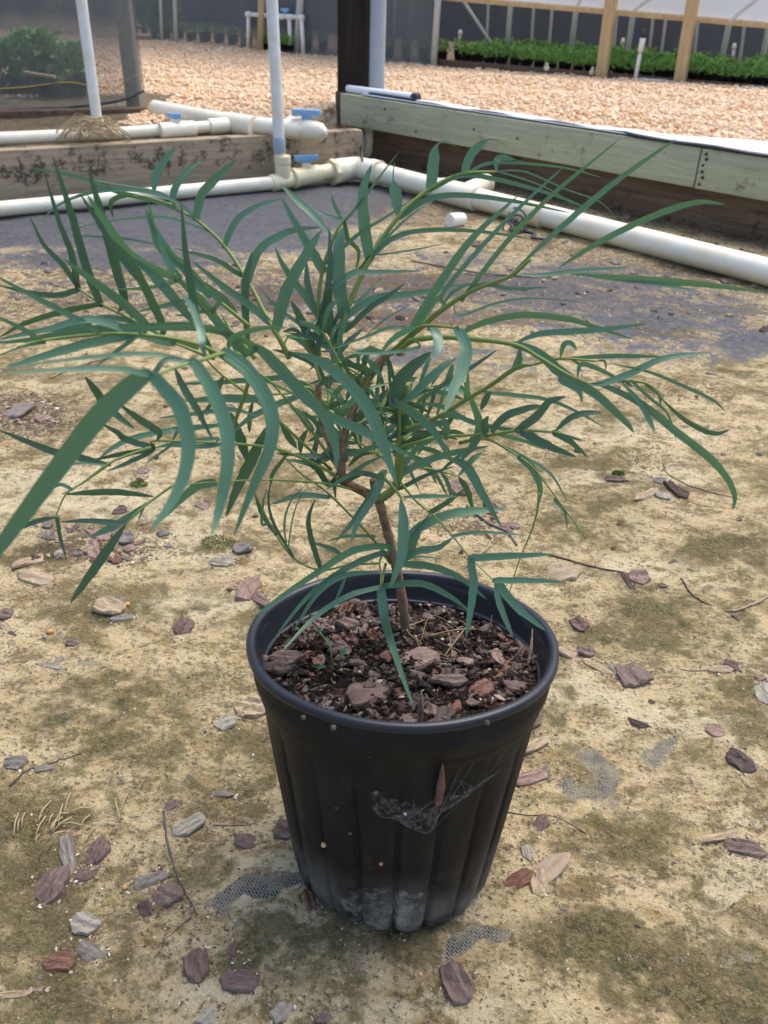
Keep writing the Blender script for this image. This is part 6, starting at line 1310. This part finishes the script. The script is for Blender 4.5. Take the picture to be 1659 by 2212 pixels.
# near left fronds, reaching towards the viewer
TL = .235
frond(('F', [(560, 900, T - .03), (700, 480, T - .05), (640, 320, T - .075), (500, 300, T - .095), (400, 330, TL + .01), (230, 380, TL), (100, 420, TL - .008), (-20, 470, TL - .014)]), [
 ('Z', [(305, 815), (215, 895), (110, 1030), (0, 1180), (-60, 1260)], 58, -.022), ('E', [(1130, 700), (900, 655), (500, 660), (-20, 692)], 62, -.02), ('Z', [(330, 812), (388, 880), (408, 975), (380, 1070), (322, 1150)], 43, -.03), ('F', [(265, 355), (400, 550), (520, 850), (530, 1150), (470, 1480), (410, 1680)], 145, -.03), ('F', [(500, 290), (680, 420), (850, 700), (860, 980), (730, 1300), (580, 1680)], 145, -.03),
 ('F', [(745, 255), (900, 380), (1100, 600), (1260, 760), (1350, 1000), (1355, 1200)], 120, -.02), ('F', [(1030, 290), (1250, 370), (1480, 560), (1640, 800), (1740, 1080), (1815, 1300)], 125, -.02), ('F', [(750, 255), (560, 160), (380, 110), (100, 105), (-300, 110)], 74, -.02), ('F', [(560, 190), (750, 115), (990, 100)], 56, .0), ('E', [(1420, 600), (1100, 540), (600, 575), (0, 655)], 48, -.01), ('E', [(1410, 600), (1250, 590), (1150, 700), (900, 920)], 60, -.01, 'd'), ('F', [(640, 300), (560, 180), (460, 60), (370, -10)], 90, .0), ('F', [(340, 230), (330, 120), (260, -60), (180, -160)], 76, .02)], .0008)
frond(('F', [(700, 480, T - .05), (420, 280, T - .07), (180, 200, T - .08), (-100, 160, T - .085), (-400, 150, T - .09), (-860, 200, T - .10), (-1050, 250, T - .11)]), [
 ('Z', [(209, 714), (140, 675), (72, 640), (-20, 590)], 17, -.01), ('Z', [(92, 738), (45, 708), (-20, 678)], 15, -.01), ('Z', [(92, 740), (45, 750), (-20, 775)], 8, -.01), ('Z', [(300, 722), (200, 740), (100, 768), (10, 795)], 26, -.01), ('Z', [(310, 705), (220, 715), (120, 728), (-20, 742)], 22, -.01), ('Z', [(300, 722), (250, 760), (205, 793)], 12, -.01), ('Z', [(370, 742), (300, 722), (240, 700), (180, 690), (100, 712), (0, 735)], 24, -.02), ('Z', [(480, 722), (420, 705), (330, 706), (180, 712), (0, 745)], 24, -.02)], .0008)
frond(('F', [(440, 340, T - .06), (330, 300, T - .06), (180, 240, T - .06), (20, 200, T - .06)]), [('A', [(1230, 1400), (1120, 1150), (1000, 920), (850, 740)], 84, .0, 'd'), ('A', [(1600, 1600), (1500, 1400), (1440, 1100), (1400, 830), (1365, 440)], 78, .0, 'd')], .0008)
# upper left
frond(('A', [(1500, 1560, T - .03), (1300, 1500, T - .03), (1130, 1420, T - .03), (1000, 1350, T - .028), (770, 1230, T - .022), (590, 1110, T - .018)]), [
 ('A', [(590, 1100), (470, 930), (330, 780), (222, 560)], 54, .0, 'd'), ('A', [(585, 1095), (540, 850), (450, 620), (330, 220)], 62, .0, 'd'), ('A', [(755, 1225), (650, 950), (540, 560), (395, 100)], 82, .0, 'd'), ('A', [(940, 1200), (860, 900), (770, 560), (665, 210)], 92, .0, 'd'), ('A', [(1000, 1350), (1180, 1330), (1080, 1080), (880, 780), (600, 390)][:1] + [(960, 1230), (930, 1100)], 40, .0, 'd'), ('A', [(590, 1120), (430, 1165), (200, 1140), (-20, 1085)], 56, -.01, 'd'), ('A', [(750, 1230), (500, 1280), (200, 1370), (-20, 1490)], 56, -.01, 'd'), ('A', [(1000, 1360), (800, 1330), (560, 1390), (250, 1440), (-20, 1500)], 58, -.01),
 ('A', [(1130, 1410), (950, 1240), (700, 1050), (480, 890)], 88, .0)], .0009)
frond(('B', [(700, 1400, T - .01), (520, 1250, T - .01), (400, 1160, T - .01)]), [('A', [(1590, 1165), (1400, 960), (1200, 780), (1120, 450)], 96, .0, 'y'), ('A', [(1600, 1170), (1450, 1000), (1300, 880), (1180, 700), (1090, 500)], 90, .0)], .0009)
frond(('B', [(740, 1640, T - .03), (560, 1440, T - .03), (400, 1300, T - .03), (170, 1060, T - .03), (130, 1000, T - .03)]), [('A', [(1330, 1035), (1000, 870), (800, 610), (655, 400)], 86, .0, 'y'), ('A', [(1220, 1400), (1090, 1100), (900, 850), (750, 620), (600, 390)], 70, .0, 'd'), ('A', [(1480, 1400), (1350, 1230), (1150, 1000), (1000, 880)], 100, .0), ('A', [(1659, 1380), (1500, 1180), (1340, 1030)], 90, .0), ('A', [(1450, 1190), (1250, 1240), (1030, 1290)], 46, .0, 'y'), ('A', [(1330, 1060), (1100, 1110), (835, 1120)], 34, .0, 'y'), ('A', [(1620, 1270), (1450, 1300), (1320, 1320)], 44, .0, 'y'), ('A', [(1659, 1190), (1500, 1110), (1430, 1050)], 60, .0), ('A', [(1250, 800), (1000, 745), (700, 720), (520, 715)], 22, .02), ('B', [(170, 1040), (120, 980), (60, 860), (0, 650)], 84, .01)], .0009)
frond(('B', [(560, 1440, T), (480, 1300, T), (300, 1150, T + .01), (60, 1000, T + .02)][:2]), [], .0006)
frond(('A', [(1300, 480, T + .03), (1100, 420, T + .035), (1000, 412, T + .035)]), [('A', [(1000, 412), (900, 420), (835, 470), (855, 580)], 48, 0, 'd')], .0005)
# mid-left, behind and below
frond(('F', [(1400, 1290, T - .004), (1280, 1180, T - .01), (900, 1020, T - .02), (440, 975, T - .03), (0, 960, T - .04), (-45, 970, T - .042)]), [
 ('E', [(1140, 1240), (960, 1190), (880, 1130), (770, 1070)], 62, -.01, 'd'), ('E', [(1200, 1130), (1050, 1030), (900, 920)], 72, .0, 'd'), ('E', [(1020, 1110), (830, 960), (720, 820), (640, 710)], 84, -.01, 'd'), ('E', [(1310, 1120), (1000, 1180), (840, 1260), (740, 1340)], 56, -.01), ('E', [(1140, 1255), (900, 1300), (690, 1345)], 52, -.01, 'd'), ('E', [(1150, 1270), (950, 1370), (800, 1430)], 46, -.01, 'd'), ('E', [(1659, 1225), (1500, 1240), (1300, 1230), (1160, 1250)], 50, -.01), ('E', [(1280, 1240), (1180, 1310), (1100, 1370)], 26, -.01), ('E', [(1640, 1180), (1450, 1200), (1250, 1220)], 40, 0)], .0008)
frond(('E', [(1140, 1245, T - .044), (980, 1300, T - .05), (820, 1370, T - .056), (600, 1530, T - .066), (470, 1600, T - .072)]), [
 ('E', [(820, 1370), (680, 1340), (560, 1310), (440, 1290), (200, 1200), (-20, 1110)], 76, -.02, 'd'), ('I', [(1020, 380), (800, 350), (620, 350), (420, 365)], 58, .0, 'd'), ('I', [(985, 415), (860, 510), (720, 590), (590, 650)], 66, .0), ('I', [(380, 515), (250, 540), (90, 610)], 42, .0, 'd'), ('I', [(470, 330), (400, 300), (330, 340)], 30, 0), ('E', [(820, 1380), (650, 1360), (540, 1380)], 40, 0)], .0007)
frond(('I', [(1150, 300, T - .05), (1010, 400, T - .056), (900, 490, T - .062), (830, 565, T - .066)]), [('I', [(832, 560), (720, 720), (600, 890), (460, 1090)], 80, -.01, 'd'), ('I', [(770, 555), (580, 540), (395, 548)], 50, .0, 'd'), ('I', [(960, 430), (930, 500), (910, 545)], 20, 0, 'y')], .0006)
frond(('I', [(700, 180, T - .056), (560, 280, T - .06), (440, 360, T - .064), (380, 480, T - .066), (372, 520, T - .067)]), [('I', [(378, 530), (400, 660), (442, 805)], 34, -.004, 'd')], .0005)
frond(('F', [(1280, 700, T - .01), (1150, 560, T - .015), (1000, 600, T - .02), (800, 610, T - .03)]), [
 ('F', [(1070, 620), (900, 690), (700, 790), (560, 910)], 66, -.01), ('F', [(730, 640), (480, 640), (200, 660)], 84, -.005), ('F', [(1000, 490), (720, 500), (420, 520), (120, 535)], 54, -.005), ('F', [(770, 770), (540, 725), (260, 760), (0, 790)], 46, -.005), ('F', [(600, 830), (300, 860), (0, 900), (-200, 960)], 60, -.01), ('F', [(1250, 680), (1300, 900), (1340, 1000), (1300, 1060)][:1] + [(1180, 700), (1100, 640)], 40, 0)], .0008)
frond(('F', [(1380, 1180, T - .004), (1290, 1060, T - .008), (1180, 900, T - .012), (1040, 720, T - .018), (860, 520, T - .026), (700, 400, T - .034)]), [
 ('F', [(830, 850), (760, 1000), (690, 1150), (600, 1330), (520, 1540)], 112, -.01, 'd'), ('F', [(690, 1130), (640, 980), (590, 860), (555, 740)], 104, .0, 'd'), ('F', [(1085, 1060), (1090, 960), (1140, 870)], 60, 0, 'd'), ('F', [(1060, 1020), (990, 920), (920, 790)], 64, 0, 'd'), ('F', [(1300, 1290), (1180, 1150), (960, 1100)], 62, -.01, 'd'), ('F', [(1390, 1090), (1150, 1075), (890, 1055)], 60, -.015, 'd'), ('F', [(1310, 1390), (1080, 1370), (870, 1440)], 56, 0), ('F', [(1340, 1250), (1345, 1330), (1350, 1400)], 34, 0, 'd'), ('F', [(1020, 1020), (880, 1200), (860, 1300)], 40, 0, 'd'), ('F', [(1170, 880), (1080, 760), (1000, 700)], 70, 0), ('F', [(1170, 1130), (1200, 1000), (1190, 880)][:2] + [(1230, 760)], 60, .01, 'd'), ('F', [(1380, 720), (1480, 660), (1560, 560)], 60, 0, 'y'), ('F', [(1200, 560), (1300, 500), (1420, 520)], 60, 0, 'd'), ('F', [(830, 510), (1000, 590), (1100, 660)], 20, 0, 'y')], .0008)
frond(('F', [(1310, 820, T - .04), (1200, 700, T - .05), (1280, 740, T - .055)]), [('F', [(1290, 770), (1500, 860), (1700, 960), (1940, 1090)], 96, -.01)], .0007)
frond(('F', [(1320, 1180, T - .004), (800, 700, T - .02), (500, 470, T - .03), (330, 300, T - .04)]), [('F', [(480, 520), (430, 650), (300, 820), (400, 930)][:3], 50, 0, 'd'), ('F', [(130, 400), (200, 560), (300, 720), (420, 950)], 74, 0, 'd'), ('F', [(700, 900), (700, 780), (730, 640)], 48, 0, 'd')], .0007)
# short inner leaves filling the centre of the crown
fr = random.Random(31)
for k in range(22):
    bx, by = fr.uniform(690, 880), fr.uniform(800, 1010); a = fr.uniform(-2.9, .1) if k % 3 else fr.uniform(-3.4, .5); Ln = fr.uniform(70, 130); Yb = T + fr.uniform(-.012, .035); pts = []
    for i in range(4):
        t = i / 3; pts.append((bx + math.cos(a) * Ln * t, by + math.sin(a) * Ln * t + 14 * t * t, Yb + fr.uniform(.002, .006) * i)) 
    lv = []
    for i in range(1, 4):
        for sd in (-1, 1):
            b_ = pts[i]; aa = a + sd * fr.uniform(.45, .95); l_ = fr.uniform(70, 135) * (1 - .12 * i); lv.append(('Z', [(b_[0], b_[1]), (b_[0] + math.cos(aa) * l_ * .5, b_[1] + math.sin(aa) * l_ * .5 - fr.uniform(0, 8)), (b_[0] + math.cos(aa + .12 * sd) * l_, b_[1] + math.sin(aa) * l_ + fr.uniform(0, 16))], fr.uniform(10, 17), fr.uniform(-.006, .014), fr.choice(['d', 'd', '', ''])))
    frond(('Z', pts), lv, .0007)
# root strands over the soil
mb = MB(); rr3 = random.Random(9)
for k in range(13):
    a = soil_hit(rr3.uniform(900, 1050), rr3.uniform(1330, 1440)); c = soil_hit(rr3.uniform(900, 1060), rr3.uniform(1340, 1440)); m = a.lerp(c, .5) + Vector((rr3.uniform(-.012, .012), rr3.uniform(-.01, .01), rr3.uniform(.003, .008)))
    for v in (a, c): v.z = soil_z(v.x, v.y) + .001
    mb.tube([PM @ p - plant.location for p in catmull([a, m, c], 12)], rr3.uniform(.0002, .00042), 5)
o = mesh_obj('surface_roots', mb.V, mb.F, mat_simple('brown_root', (.24, .165, .09), .4, 200, .8)); o.parent = plant
for o in bpy.data.objects:
    if '_org' in o.keys(): del o['_org']
